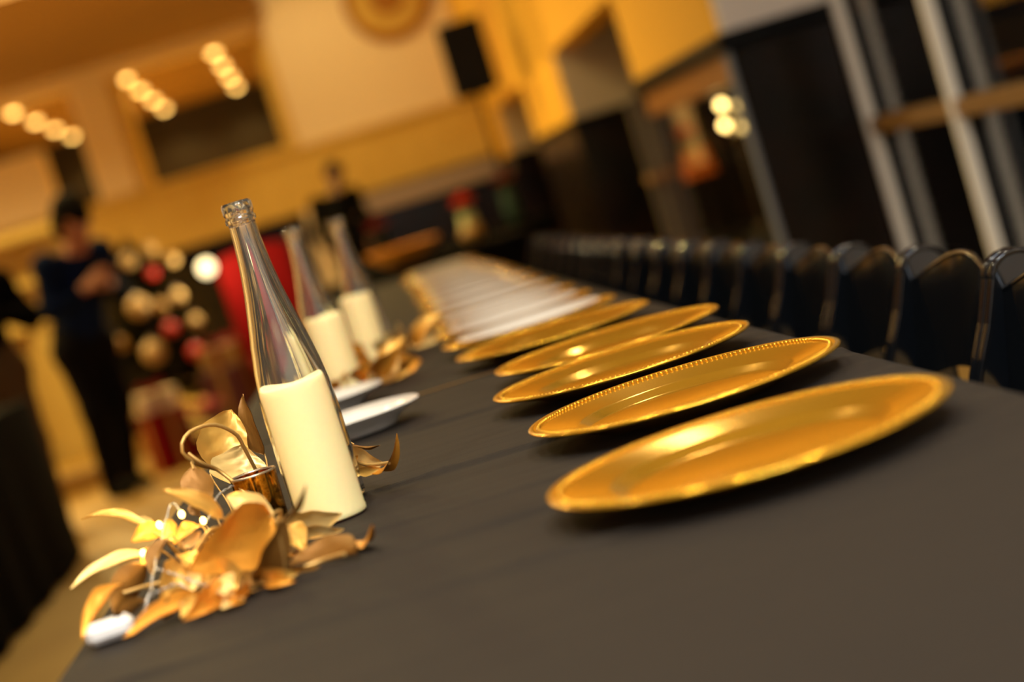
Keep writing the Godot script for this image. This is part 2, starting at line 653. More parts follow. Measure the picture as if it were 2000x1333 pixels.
func room() -> void:
	M.rail = mat(Color(0.52, 0.38, 0.18), 0.5, 0.1)  # aluminium rails browned: warm light from the hall is put into the colour
	struct("floor", slab(V(-9.2, -0.2, -22.7), V(2.5, 0, 4.2), 0.0), M.floor)
	struct("ceiling", slab(V(-9.2, 4.9, -30), V(2.8, 5.1, -6.4), 0.0), M.ceiling)
	struct("ceiling_near", slab(V(-9.2, 3.9, -6.4), V(2.8, 5.1, 4.2), 0.0), M.ceiling)
	struct("wall_left", slab(V(-9.4, 0, -30), V(-9.0, 5.1, 4.2), 0.0), M.cream)
	struct("wall_rear", slab(V(-9.4, 0, 4.0), V(2.8, 5.1, 4.3), 0.0), M.white_paint)
	# right wall, near: glazing, night outside
	window_frame("window_1", 2.24, -7.90, -0.95, 0.0, 2.6, 0.82, 6)
	struct("wall_right", slab(V(2.15, 2.6, -8.0), V(2.4, 3.95, 4.1), 0.0), M.white_paint)
	struct("wall_right_rear", slab(V(2.15, 0, -0.9), V(2.4, 2.6, 4.1), 0.0), M.white_paint)
	struct("ground_outside", slab(V(2.5, -0.3, -12), V(30, -0.1, 6), 0.0), M.night)
	# pier 1
	var p := structure("wall_pier_1")
	struct("stone_panel", slab(V(1.70, 0, -7.99), V(2.25, 1.30, -7.95), 0.004), M.stone, p)
	struct("cap", slab(V(1.655, 1.30, -8.10), V(2.25, 1.385, -7.925), 0.006), M.cap, p)
	struct("cap", slab(V(1.655, 1.30, -10.55), V(1.80, 1.385, -8.10), 0.006), M.cap, p)
	struct("upper_front", slab(V(1.69, 1.385, -8.02), V(2.25, 4.9, -7.96), 0.002), M.white_paint, p)
	struct("upper_side", slab(V(1.68, 1.385, -10.55), V(2.25, 4.9, -8.02), 0.002), M.orange, p)
	M.header = mat(Color(0.55, 0.36, 0.15), 0.4)
	struct("header", slab(V(1.69, 1.17, -10.45), V(1.80, 1.30, -8.06), 0.004), M.header, p)
	struct("inner_back", slab(V(2.28, 0, -10.5), V(2.32, 1.3, -7.99), 0.0), M.stone, p)
	struct("shelf", slab(V(1.74, 0.40, -10.45), V(2.28, 0.44, -8.02), 0.004), M.cap, p)
	M.post = mat(Color(0.33, 0.29, 0.21), 0.5)
	M.post_pale = mat(Color(0.50, 0.52, 0.54), 0.5)
	var w := structure("window_2")
	struct("post", slab(V(1.672, 0, -8.00), V(1.70, 1.30, -7.955), 0.004), M.post_pale, w)
	struct("post", slab(V(1.66, 0, -10.56), V(1.72, 1.30, -10.50), 0.004), M.post, w)
	struct("post", slab(V(1.61, 0, -10.66), V(1.67, 1.30, -10.60), 0.004), M.post, w)
	struct("rail", slab(V(1.60, 0.81, -10.68), V(1.73, 0.86, -10.48), 0.004), M.rail, w)
	struct("pane", slab(V(1.715, 0.0, -10.50), V(1.721, 1.20, -8.02), 0.001), M.pane, w)
	# piers 2 and 3, with the recesses between
	for k in 2:
		var z0: float = [-13.9, -20.0][k]
		var z1: float = [-16.75, -22.6][k]
		var q := structure("wall_pier_%d" % (k + 2))
		struct("stone_panel", slab(V(1.68, 0, z1), V(2.4, 1.31, z0), 0.004), M.stone, q)
		struct("cap", slab(V(1.66, 1.31, z1), V(2.4, 1.37, z0 + 0.02), 0.004), M.cap, q)
		struct("upper_front", slab(V(1.69, 1.37, z0 - 0.04), V(2.4, 4.9, z0), 0.002), M.shaded_paint, q)
		struct("upper_side", slab(V(1.68, 1.37, z1), V(2.4, 4.9, z0 - 0.04), 0.002), M.orange, q)
	struct("beam_right", slab(V(1.68, 1.885, -20.0), V(1.9, 4.9, -10.55), 0.002), M.orange)
	struct("wall_right_far", slab(V(2.35, 0, -22.6), V(2.6, 4.9, -8.0), 0.0), M.stone)
	# back wall: dark wainscot, ledge, yellow band, cream above, openings at the left
	struct("wainscot_back", slab(V(-9.0, 0, -22.7), V(1.7, 1.30, -22.5), 0.0), M.stone)
	struct("ledge_back", slab(V(-0.42, 1.22, -22.5), V(1.70, 1.41, -22.30), 0.01), M.ledge)
	struct("trim_1", slab(V(-0.42, 1.41, -22.5), V(1.70, 1.47, -22.36), 0.005), M.ledge_cap)
	struct("band_back", slab(V(-9.0, 1.47, -22.7), V(1.70, 2.16, -22.45), 0.004), M.band)
	struct("trim_2", slab(V(-9.0, 2.16, -22.7), V(1.70, 2.215, -22.40), 0.008), M.band)
	struct("wall_back", slab(V(-0.50, 2.215, -22.8), V(1.70, 4.9, -22.5), 0.0), M.cream)
	struct("jamb_back", slab(V(-0.66, 2.215, -22.85), V(-0.50, 3.66, -22.44), 0.006), M.band)
	struct("sill_back", slab(V(-9.0, 2.215, -22.8), V(-0.66, 2.28, -22.42), 0.006), M.band)
	struct("pillar_back", slab(V(-2.92, 2.28, -22.8), V(-2.44, 3.64, -22.46), 0.01), M.cream)
	struct("pillar_edge", slab(V(-2.44, 2.28, -22.8), V(-2.28, 3.64, -22.5), 0.01), M.band)
	struct("header_back", slab(V(-9.0, 3.64, -22.8), V(-0.50, 3.82, -22.46), 0.004), M.cream)
	struct("pedestal_back", slab(V(-5.4, 2.28, -22.8), V(-3.42, 3.06, -22.46), 0.01), M.cream)
	struct("soffit", slab(V(-9.0, 3.82, -22.46), V(-0.42, 4.9, -16.3), 0.0), M.brown_ceiling)
	struct("floor_beyond", slab(V(-9.0, 2.0, -29), V(-0.5, 2.2, -22.8), 0.0), M.band)
	struct("ceiling_beyond", slab(V(-9.0, 3.66, -29), V(-0.3, 3.82, -22.8), 0.0), M.brown_ceiling)
	struct("wall_beyond", slab(V(-9.0, 2.2, -29), V(-0.3, 3.9, -28.7), 0.0), M.dark_wood)
	struct("wall_beyond_right", slab(V(-0.5, 2.2, -29), V(-0.3, 3.9, -22.8), 0.0), M.dark_wood)
	struct("pilaster_back", slab(V(-0.68, 0, -22.5), V(-0.48, 1.47, -22.38), 0.01), M.cream)
	# stone half wall at the left with a shelf, a pilaster and a raised hearth step
	var h := structure("wall_alcove")
	struct("step", slab(V(-6.5, 0, -12.7), V(-1.96, 0.14, -11.5), 0.01), M.floor, h)
	struct("core", slab(V(-6.5, 0.0, -13.2), V(-1.93, 1.62, -12.75), 0.01), M.band, h)
	struct("shelf", slab(V(-6.5, 1.62, -13.2), V(-1.90, 1.69, -12.60), 0.012), M.band, h)
	struct("moulding", slab(V(-6.5, 1.32, -12.76), V(-1.91, 1.36, -12.68), 0.008), M.band, h)
	struct("moulding", slab(V(-6.5, 1.03, -12.76), V(-1.91, 1.07, -12.68), 0.008), M.band, h)
	for x in [-2.24, -2.62, -3.0]:
		struct("pilaster", slab(V(x - 0.13, 0.14, -12.76), V(x + 0.13, 1.03, -12.69), 0.012), M.band, h)
	# round moulded medallion on the back wall
	var e := thing("wall_medallion", "large round moulded gold medallion on the cream back wall", "wall ornament", V(1.02, 3.62, -22.5))
	e.rotation.x = PI / 2
	var s := Shape.new()
	s.lathe([Vector2(0.53, 0), Vector2(0.53, 0.04), Vector2(0.50, 0.07), Vector2(0.44, 0.07), Vector2(0.42, 0.045)], 48)
	M.medal = mat(Color(0.60, 0.40, 0.10), 0.7)
	part("outer_ring", s.mesh(), M.medal, e)
	s = Shape.new()
	s.lathe([Vector2(0.42, 0), Vector2(0.42, 0.045), Vector2(0.31, 0.045), Vector2(0.29, 0.075), Vector2(0.23, 0.075), Vector2(0.21, 0.045)], 48)
	part("inner_ring", s.mesh(), M.band, e)
	s = Shape.new()
	s.lathe([Vector2(0.21, 0.0), Vector2(0.21, 0.05), Vector2(0.12, 0.065), Vector2(0, 0.07)], 48)
	part("boss", s.mesh(), M.medal, e)


# ---------------------------------------------------------------- the long table
func cloth(z0: float, z1: float, seed_: int, lift: float) -> ArrayMesh:
	var n := noise(0.6, seed_, 2)
	var n2 := noise(2.5, seed_ + 1, 2)
	var s := Shape.new()
	var rows := int((z0 - z1) / (0.005 if z0 > 0.0 else 0.012))
	var P := []
	for i in rows + 1:
		var z := lerpf(z0, z1, float(i) / rows)
		var row := []
		var cols := 44
		# left drape, top, right drape in one strip
		for j in 17:
			var t := float(j) / 16
			var y := lerpf(0.01, 0.745, t)
			var wave := 0.016 * sin(z * 21.0 + 2.0 * sin(z * 3.1)) * pow(1.0 - t, 0.8)
			row.append(V(-0.343 - 0.02 * (1.0 - t) + wave, y, z))
		for j in cols + 1:
			var t := float(j) / cols
			var x := lerpf(-0.333, 0.440, t)
			var edge: float = clampf(minf(x + 0.345, 0.452 - x) / 0.03, 0.0, 1.0)
			var y: float = 0.75 - 0.006 * pow(1.0 - edge, 2.0)
			# soft creases running across the table, and fine puckers near the right edge
			y += 0.0011 * n.get_noise_2d(x * 1.2 + z * 0.35, z * 9.0) + 0.0005 * n2.get_noise_2d(x * 0.7, z * 8.0)
			for c in [[-1.96, 0.008, 0.0022], [-1.70, 0.007, 0.0012], [-1.56, 0.009, 0.0018], [-2.42, 0.010, 0.0020], [-1.36, 0.011, 0.0016], [-3.35, 0.012, 0.002], [-4.4, 0.015, 0.002]]:
				var dz: float = z - c[0] - 0.06 * x - 0.01 * sin(x * 9.0)
				y += 2.6 * c[2] * exp(-pow(dz / c[1], 2.0)) * (0.7 + 0.5 * n2.get_noise_2d(x * 3.0, c[0] * 7.0))
			y += 0.0022 * smoothstep(0.30, 0.44, x) * sin(z * 70.0 + x * 40.0 + 6.0 * n.get_noise_2d(z * 2.0, x)) * (0.5 + 0.5 * n.get_noise_2d(z * 1.5, 3.0))
			row.append(V(x, y + lift, z))
		for j in 17:
			var t := float(16 - j) / 16
			var y := lerpf(0.01, 0.745, t)
			var wave := 0.014 * sin(z * 19.0 + 2.0 * sin(z * 2.7)) * pow(1.0 - t, 0.8)
			row.append(V(0.449 - 0.01 * (1.0 - t) + wave, y, z))
		P.append(row)
	s.sheet(P, P[0][20].y < 0)
	return s.mesh()


func tables() -> void:
	tag(part("tablecloth", cloth(0.5, -2.90, 3, 0.0), M.cloth), "black tablecloth over the near half of the long table, under the bare gold plates", "tablecloth")
	tag(part("tablecloth", cloth(-2.902, -9.1, 9, 0.0012), M.cloth), "black tablecloth over the far half of the long table, under the stacked white plates", "tablecloth")


# ---------------------------------------------------------------- plates
func charger_mesh() -> ArrayMesh:
	var s := Shape.new()
	s.lathe([Vector2(0.0, 0.0), Vector2(0.095, 0.0), Vector2(0.106, 0.002), Vector2(0.118, 0.0075), Vector2(0.150, 0.0150), Vector2(0.163, 0.0180), Vector2(0.1665, 0.0195), Vector2(0.1668, 0.0210), Vector2(0.1650, 0.0222), Vector2(0.1600, 0.0216), Vector2(0.1490, 0.0180), Vector2(0.120, 0.0120), Vector2(0.1150, 0.0105), Vector2(0.1060, 0.0052), Vector2(0.100, 0.0036), Vector2(0.0, 0.0032)], 96, Vector3.ZERO, 0.3)
	return s.mesh()


func beads_mesh() -> ArrayMesh:
	var s := Shape.new()
	var N := 170
	for k in N:
		var t := TAU * k / N
		s.ball(V(cos(t) * 0.1535, 0.0208, sin(t) * 0.1535), 0.0022, 8, 0.9)
	return s.mesh()


func china_mesh(r: float, h: float) -> ArrayMesh:
	var s := Shape.new()
	s.lathe([Vector2(0, 0.002), Vector2(r * 0.56, 0.002), Vector2(r * 0.57, 0.0), Vector2(r * 0.60, 0.0), Vector2(r * 0.62, 0.004), Vector2(r * 0.72, h * 0.5), Vector2(r * 0.97, h * 0.90), Vector2(r, h), Vector2(r * 0.985, h * 1.06), Vector2(r * 0.74, h * 0.68), Vector2(r * 0.64, 0.0075), Vector2(r * 0.55, 0.0055), Vector2(0, 0.005)], 64, Vector3.ZERO, 0.3)
	return s.mesh()


const NTH := ["first", "second", "third", "fourth", "fifth", "sixth", "seventh", "eighth", "ninth", "tenth", "eleventh", "twelfth", "thirteenth", "fourteenth", "fifteenth", "sixteenth", "seventeenth", "eighteenth", "nineteenth", "twentieth"]


func place_settings() -> void:
	var zs := [-1.443, -1.873, -2.274, -2.603, -3.023, -3.365, -3.705, -4.045]
	var xs := [0.234, 0.257, 0.247, 0.272, 0.236, 0.226, 0.222, 0.226]
	var rng := RandomNumberGenerator.new()
	rng.seed = 4
	while zs.size() < 19:
		zs.append(zs[-1] - rng.randf_range(0.345, 0.40))
		xs.append(0.232 + rng.randf_range(-0.012, 0.012))
	var proto: Node3D
	for i in zs.size():
		var lab := "bare gold charger plate with beaded rim, %s from the near end of the row" % NTH[i]
		if i == 0:
			lab = "bare gold charger plate with beaded rim, nearest the camera and largest"
		elif i > 4:
			lab = "gold charger plate under a white plate, %s from the near end of the row" % NTH[i]
		var at := V(xs[i], 0.7528 + (0.0012 if zs[i] < -2.8 else 0.0), zs[i])
		if i == 0:
			proto = thing("charger_plate", lab, "plate", at, 0.0, "gold charger plates along the table")
			part("dish", charger_mesh(), M.gold, proto).scale = V(0.984, 1, 0.984)
			part("bead_trim", beads_mesh(), M.gold, proto).set_meta("kind", "stuff")
		else:
			copy(proto, "charger_plate", lab, at, rng.randf() * TAU)
	var dm := china_mesh(0.135, 0.022)
	for i in range(5, zs.size()):
		var o := part("dinner_plate", dm, M.china)
		o.position = V(xs[i] + rng.randf_range(-0.006, 0.006), 0.7574 + 0.0012, zs[i] + rng.randf_range(-0.006, 0.006))
		tag(o, "white china dinner plate on the %s gold charger from the near end" % NTH[i] if i > 5 else "nearest white china dinner plate, on the sixth gold charger", "plate", "white dinner plates on the far chargers")
	var sm := china_mesh(0.098, 0.026)
	var a := part("side_plate", sm, M.china)
	a.position = V(-0.100, 0.7515, -2.60)
	tag(a, "white china side plate on the black cloth just right of the ivory candle", "plate", "white side plates by the candles")
	var b := part("side_plate", sm, M.china)
	b.position = V(-0.150, 0.7527, -3.02)
	tag(b, "second white china side plate, half hidden behind the bottle, by the gold leaves", "plate", "white side plates by the candles")


# ---------------------------------------------------------------- centrepieces
func leaf_shape(s: Shape, b: Vector3, t: Vector3, w: float, roll: float, curl: float, cup: float, eye: Vector3, ground := -9.0, twist := 0.0) -> void:
	var d := (t - b).normalized()
	var L := (t - b).length()
	var n0 := eye - (b + t) * 0.5
	n0 = (n0 - d * n0.dot(d)).normalized()
	n0 = n0.rotated(d, deg_to_rad(roll))
	var top := []
	var bot := []
	var R := 12
	var C := 8
	for i in R + 1:
		var u := float(i) / R
		var row := []
		var row2 := []
		var n := n0.rotated(d, twist * (u - 0.5))
		var sd := d.cross(n)
		var wide := pow(sin(PI * pow(clampf(u, 0.0, 1.0), 0.82)), 0.72) * (1.0 - 0.25 * u)
		wide = maxf(wide, 0.03 if i == R else 0.07)
		for j in C + 1:
			var q := float(j) / C * 2.0 - 1.0
			var side := q * w * 0.5 * wide * (1.0 + 0.05 * sin(u * 17.0 + q * 2.0))
			var lift := curl * L * (4.0 * u * (1.0 - u) - 0.35 * u * u) + cup * w * q * q * wide * 0.6 + 0.045 * w * (absf(q) - 0.4) * wide + 0.03 * w * sin(u * 13.0 + q * 3.0 + L * 90.0) * absf(q) + 0.018 * w * cos((u * 9.0 - absf(q) * 1.6) * TAU) * (1.0 - absf(q))
			var p := b + d * (u * L) + sd * side + n * lift
			p.y = maxf(p.y, ground)
			row.append(p + n * 0.0003)
			row2.append(p - n * 0.0003)
		top.append(row)
		bot.append(row2)
	var nn: Vector3 = (top[1][0] - top[0][0]).cross(top[0][C] - top[0][0])
	var flip := nn.dot(n0) < 0.0
	s.sheet(top, flip)
	s.sheet(bot, not flip)


func leaf(g: Node3D, b: Vector3, t: Vector3, w: float, roll: float, curl: float, cup: float, tone: int) -> void:
	var s := Shape.new()
	leaf_shape(s, b - g.position, t - g.position, w * 1.35, roll, curl * 0.6, cup, V(0, 1.015, 0) - g.position, 0.0026)
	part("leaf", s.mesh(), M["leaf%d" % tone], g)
	if b.y > 0.785:   # its twig, down to the table among the others
		var foot := V(lerpf(b.x, -0.2, 0.35), 0.755, lerpf(b.z, -1.80, 0.25))
		if b.x > -0.15:
			foot = V(b.x - 0.012, 0.755, b.z - 0.01)
		s = Shape.new()
		var pts := curve_pts([b - g.position + (t - b) * 0.08, b - g.position - (t - b) * 0.12, b.lerp(foot, 0.6) - g.position, foot - g.position], 14)
		for k in pts.size():
			pts[k].y = maxf(pts[k].y, 0.002)
		s.tube(pts, 0.0011, 6)
		part("stem", s.mesh(), M.twig, g)


func bottle_mesh() -> ArrayMesh:
	var s := Shape.new()
	var o := [Vector2(0, 0.004), Vector2(0.030, 0.0), Vector2(0.036, 0.001), Vector2(0.0395, 0.006), Vector2(0.0400, 0.06), Vector2(0.0398, 0.105), Vector2(0.0385, 0.130), Vector2(0.0355, 0.155), Vector2(0.0310, 0.182), Vector2(0.0255, 0.210), Vector2(0.0205, 0.238), Vector2(0.0170, 0.265), Vector2(0.0150, 0.290), Vector2(0.0142, 0.308), Vector2(0.0142, 0.3115), Vector2(0.0162, 0.3125), Vector2(0.0166, 0.3160), Vector2(0.0152, 0.3180), Vector2(0.0150, 0.3200), Vector2(0.0160, 0.3215), Vector2(0.0163, 0.3300), Vector2(0.0150, 0.3335), Vector2(0.0120, 0.3340), Vector2(0.0105, 0.3320)]
	var inn := [Vector2(0.0102, 0.315), Vector2(0.0110, 0.292), Vector2(0.0132, 0.265), Vector2(0.0167, 0.238), Vector2(0.0218, 0.210), Vector2(0.0275, 0.182), Vector2(0.0322, 0.155), Vector2(0.0354, 0.130), Vector2(0.0367, 0.105), Vector2(0.0369, 0.06), Vector2(0.0366, 0.014), Vector2(0.034, 0.009), Vector2(0.015, 0.013), Vector2(0.0, 0.018)]
	s.lathe(o + inn, 64, Vector3.ZERO, 0.2)
	return s.mesh()


func candle_mesh() -> ArrayMesh:
	# flameless pillar candle: a wavy melted rim round a shallow bowl
	var s := Shape.new()
	var P := []
	var prof := [Vector2(0.0, 0.0), Vector2(0.0330, 0.0), Vector2(0.0345, 0.0012), Vector2(0.0348, 0.006), Vector2(0.0342, 0.007), Vector2(0.0342, 0.03), Vector2(0.0340, 0.07), Vector2(0.0338, 0.11), Vector2(0.0336, 0.136), Vector2(0.0328, 0.1425), Vector2(0.0312, 0.1450), Vector2(0.0288, 0.1440), Vector2(0.0255, 0.1395), Vector2(0.018, 0.1365), Vector2(0.0, 0.1355)]
	var seg := 56
	for q in prof:
		var row := []
		for k in seg:
			var t := TAU * k / seg
			var m: float = smoothstep(0.10, 0.145, q.y) * smoothstep(0.0, 0.03, q.x)
			var y: float = q.y + m * (0.0018 * sin(t * 2.0 + 0.6) + 0.0012 * sin(t * 3.0 + 2.0) - 0.001)
			row.append(V(cos(t) * q.x, y, sin(t) * q.x))
		P.append(row)
	s.sheet(P, true, true)
	return s.mesh()


func candle(at: Vector3, turn: float, label: String) -> void:
	var c := thing("pillar_candle", label, "candle", at, turn, "flameless pillar candles")
	part("wax", candle_mesh(), M.wax, c)
	var s := Shape.new()
	s.tube([V(0, 0.1352, 0), V(0.0006, 0.1385, 0), V(0.0012, 0.1415, 0.0006)], 0.0012, 6)
	part("wick", s.mesh(), M.hair, c)


func votive(at: Vector3, label: String) -> void:
	var v := thing("votive_cup", label, "candle holder", at, 0.0, "gold votive cups")
	var s := Shape.new()
	s.lathe([Vector2(0, 0), Vector2(0.0215, 0.0), Vector2(0.0232, 0.003), Vector2(0.0245, 0.057), Vector2(0.0228, 0.057), Vector2(0.0212, 0.006), Vector2(0, 0.005)], 40, Vector3.ZERO, 0.5)
	part("cup", s.mesh(), M.mercury, v)
	s = Shape.new()
	s.lathe([Vector2(0.0247, 0.0566), Vector2(0.0250, 0.0578), Vector2(0.0240, 0.0590), Vector2(0.0226, 0.0582), Vector2(0.0228, 0.0566)], 40, Vector3.ZERO, -1.0)
	part("rim", s.mesh(), M.silver, v)


func centrepieces() -> void:
	var bm := bottle_mesh()
	var spots := [[V(-0.124, 0.7512, -1.962), "tall clear glass bottle with a slender neck, behind the nearest ivory candle"], [V(-0.136, 0.7526, -3.45), "clear glass bottle behind the second candle, in front of the red chair"], [V(-0.062, 0.7526, -4.05), "clear glass bottle behind the third candle, far along the table"]]
	for q in spots:
		var o := part("glass_bottle", bm, M.glass)
		o.position = q[0]
		if q[0].z < -3.0:
			o.scale = Vector3.ONE * 0.93
		tag(o, q[1], "bottle", "clear glass bottles in the centrepieces")
	candle(V(-0.1190, 0.7515, -1.868), 0.4, "ivory flameless pillar candle in front of the tall bottle, nearest and sharpest")
	candle(V(-0.1225, 0.7530, -3.3), 1.4, "ivory pillar candle half hidden behind the tall bottle, second of three")
	candle(V(-0.070, 0.7530, -3.92), 2.2, "blurred golden pillar candle, farthest of the three along the table")
	votive(V(-0.1915, 0.7515, -1.955), "small mirrored gold glass votive cup left of the nearest candle")
	var g := thing("leaf_garland", "gold artificial leaf garland curling round the nearest candle and bottle", "garland", V(-0.2, 0.752, -1.72), 0.0, "gold leaf garlands")
	garland_leaves(g)
	for st in [[V(-0.226, 0.826, -1.95), V(-0.243, 0.842, -1.93), V(-0.249, 0.859, -1.92), V(-0.238, 0.872, -1.93), V(-0.214, 0.871, -1.95), V(-0.197, 0.853, -1.97), V(-0.194, 0.836, -1.98), V(-0.19, 0.80, -2.0), V(-0.185, 0.756, -2.02)], [V(-0.245, 0.852, -1.93), V(-0.235, 0.838, -1.93), V(-0.222, 0.822, -1.95), V(-0.20, 0.79, -1.93), V(-0.19, 0.756, -1.9)], [V(-0.171, 0.757, -1.61), V(-0.162, 0.768, -1.65), V(-0.154, 0.783, -1.68), V(-0.160, 0.785, -1.74), V(-0.17, 0.77, -1.80), V(-0.185, 0.757, -1.88)], [V(-0.138, 0.756, -1.60), V(-0.120, 0.757, -1.60), V(-0.101, 0.760, -1.58)], [V(-0.306, 0.770, -1.68), V(-0.290, 0.770, -1.68), V(-0.268, 0.771, -1.67), V(-0.244, 0.779, -1.70), V(-0.223, 0.791, -1.76), V(-0.21, 0.77, -1.82), V(-0.20, 0.756, -1.87)], [V(-0.242, 0.756, -1.58), V(-0.200, 0.756, -1.58), V(-0.173, 0.756, -1.60), V(-0.138, 0.756, -1.60)], [V(-0.290, 0.812, -1.78), V(-0.259, 0.792, -1.75), V(-0.234, 0.780, -1.76), V(-0.215, 0.757, -1.80)], [V(-0.09, 0.785, -2.01), V(-0.074, 0.780, -1.97), V(-0.052, 0.779, -1.94)]]:
		var s := Shape.new()
		var pts := curve_pts(st, 30)
		for k in pts.size():
			pts[k] -= g.position
		s.tube(pts, 0.0021, 7)
		part("stem", s.mesh(), M.twig, g)
	# fairy lights with their battery pack
	var f := thing("fairy_lights", "string of tiny warm lights on silver wire wound through the gold leaves", "string lights", V(-0.27, 0.752, -1.65))
	for st in [[V(-0.300, 0.7535, -1.565), V(-0.291, 0.756, -1.60), V(-0.284, 0.758, -1.61), V(-0.277, 0.768, -1.63), V(-0.273, 0.783, -1.68), V(-0.270, 0.798, -1.75), V(-0.265, 0.811, -1.78), V(-0.258, 0.821, -1.80), V(-0.244, 0.815, -1.75)], [V(-0.277, 0.768, -1.63), V(-0.249, 0.772, -1.62), V(-0.240, 0.764, -1.61), V(-0.224, 0.757, -1.60)], [V(-0.273, 0.783, -1.68), V(-0.241, 0.772, -1.63), V(-0.231, 0.766, -1.62), V(-0.219, 0.763, -1.60)], [V(-0.232, 0.797, -1.78), V(-0.222, 0.802, -1.80), V(-0.221, 0.808, -1.83), V(-0.218, 0.809, -1.87), V(-0.209, 0.809, -1.90)]]:
		var s := Shape.new()
		var a := curve_pts(st, 40)
		var c := []
		for k in a.size():
			a[k] -= f.position
			c.append(a[k] + V(sin(k * 1.3), cos(k * 1.3), 0) * 0.0013)
		s.tube(a, 0.0007, 5)
		s.tube(c, 0.0007, 5)
		part("wire", s.mesh(), M.wire, f)
	for p in [V(-0.244, 0.8155, -1.74), V(-0.268, 0.811, -1.75), V(-0.232, 0.799, -1.78), V(-0.285, 0.794, -1.72)]:
		var s := Shape.new()
		s.ball(p - f.position, 0.0028, 10, 1.3)
		part("bulb", s.mesh(), M.led, f)
		var l := OmniLight3D.new()
		l.name = "light"
		f.add_child(l, true)
		l.position = p - f.position
		l.light_color = Color(1, 0.82, 0.45)
		l.light_energy = 0.0015
		l.light_size = 0.0025
		l.omni_range = 20.0
		l.omni_attenuation = 2.0
		l.shadow_enabled = true
	var bp := thing("battery_pack", "small white battery pack of the fairy lights on the table's left edge", "battery pack", V(-0.3055, 0.7515, -1.568), 0.12)
	var s2 := Shape.new()
	s2.box(V(0, 0.009, 0), V(0.040, 0.017, 0.026), 0.005)
	part("case", s2.mesh(), M.battery, bp)
	s2 = Shape.new()
	s2.box(V(0.010, 0.0185, 0.003), V(0.007, 0.003, 0.004), 0.001)
	part("switch", s2.mesh(), M.black_plastic, bp)
	# the two farther garlands
	var rng := RandomNumberGenerator.new()
	for q in [[V(-0.115, 0.753, -3.28), "gold leaf garland round the second candle, behind the tall bottle", 26, 12], [V(-0.05, 0.753, -3.88), "blurred gold leaf garland round the farthest candle", 24, 5]]:
		rng.seed = q[3]
		var h := thing("leaf_garland", q[1], "garland", q[0], 0.0, "gold leaf garlands")
		for k in q[2]:
			var t: float = TAU * k / q[2] + rng.randf() * 0.4
			var r := rng.randf_range(0.050, 0.075)
			var b := V(cos(t) * r, rng.randf_range(0.008, 0.03), sin(t) * r)
			var len := rng.randf_range(0.05, 0.085)
			var dir := V(cos(t + rng.randf_range(-0.7, 0.7)), rng.randf_range(-0.05, 0.7), sin(t)).normalized()
			var e := b + dir * len
			e.y = maxf(e.y, 0.006)
			var s := Shape.new()
			leaf_shape(s, b, e, rng.randf_range(0.028, 0.045), rng.randf_range(-40, 60), rng.randf_range(0.08, 0.2), 0.25, V(0, 0.3, 2.0), 0.0026)
			part("leaf", s.mesh(), M["leaf%d" % [0, 3, 2, 3][k % 4]], h)
		var ring := []
		for k in 41:
			var t := TAU * k / 40
			ring.append(V(cos(t) * 0.058, 0.012 + 0.008 * sin(t * 3.0), sin(t) * 0.058))
		var s := Shape.new()
		s.tube(ring, 0.003, 6)
		part("stem", s.mesh(), M.twig, h)


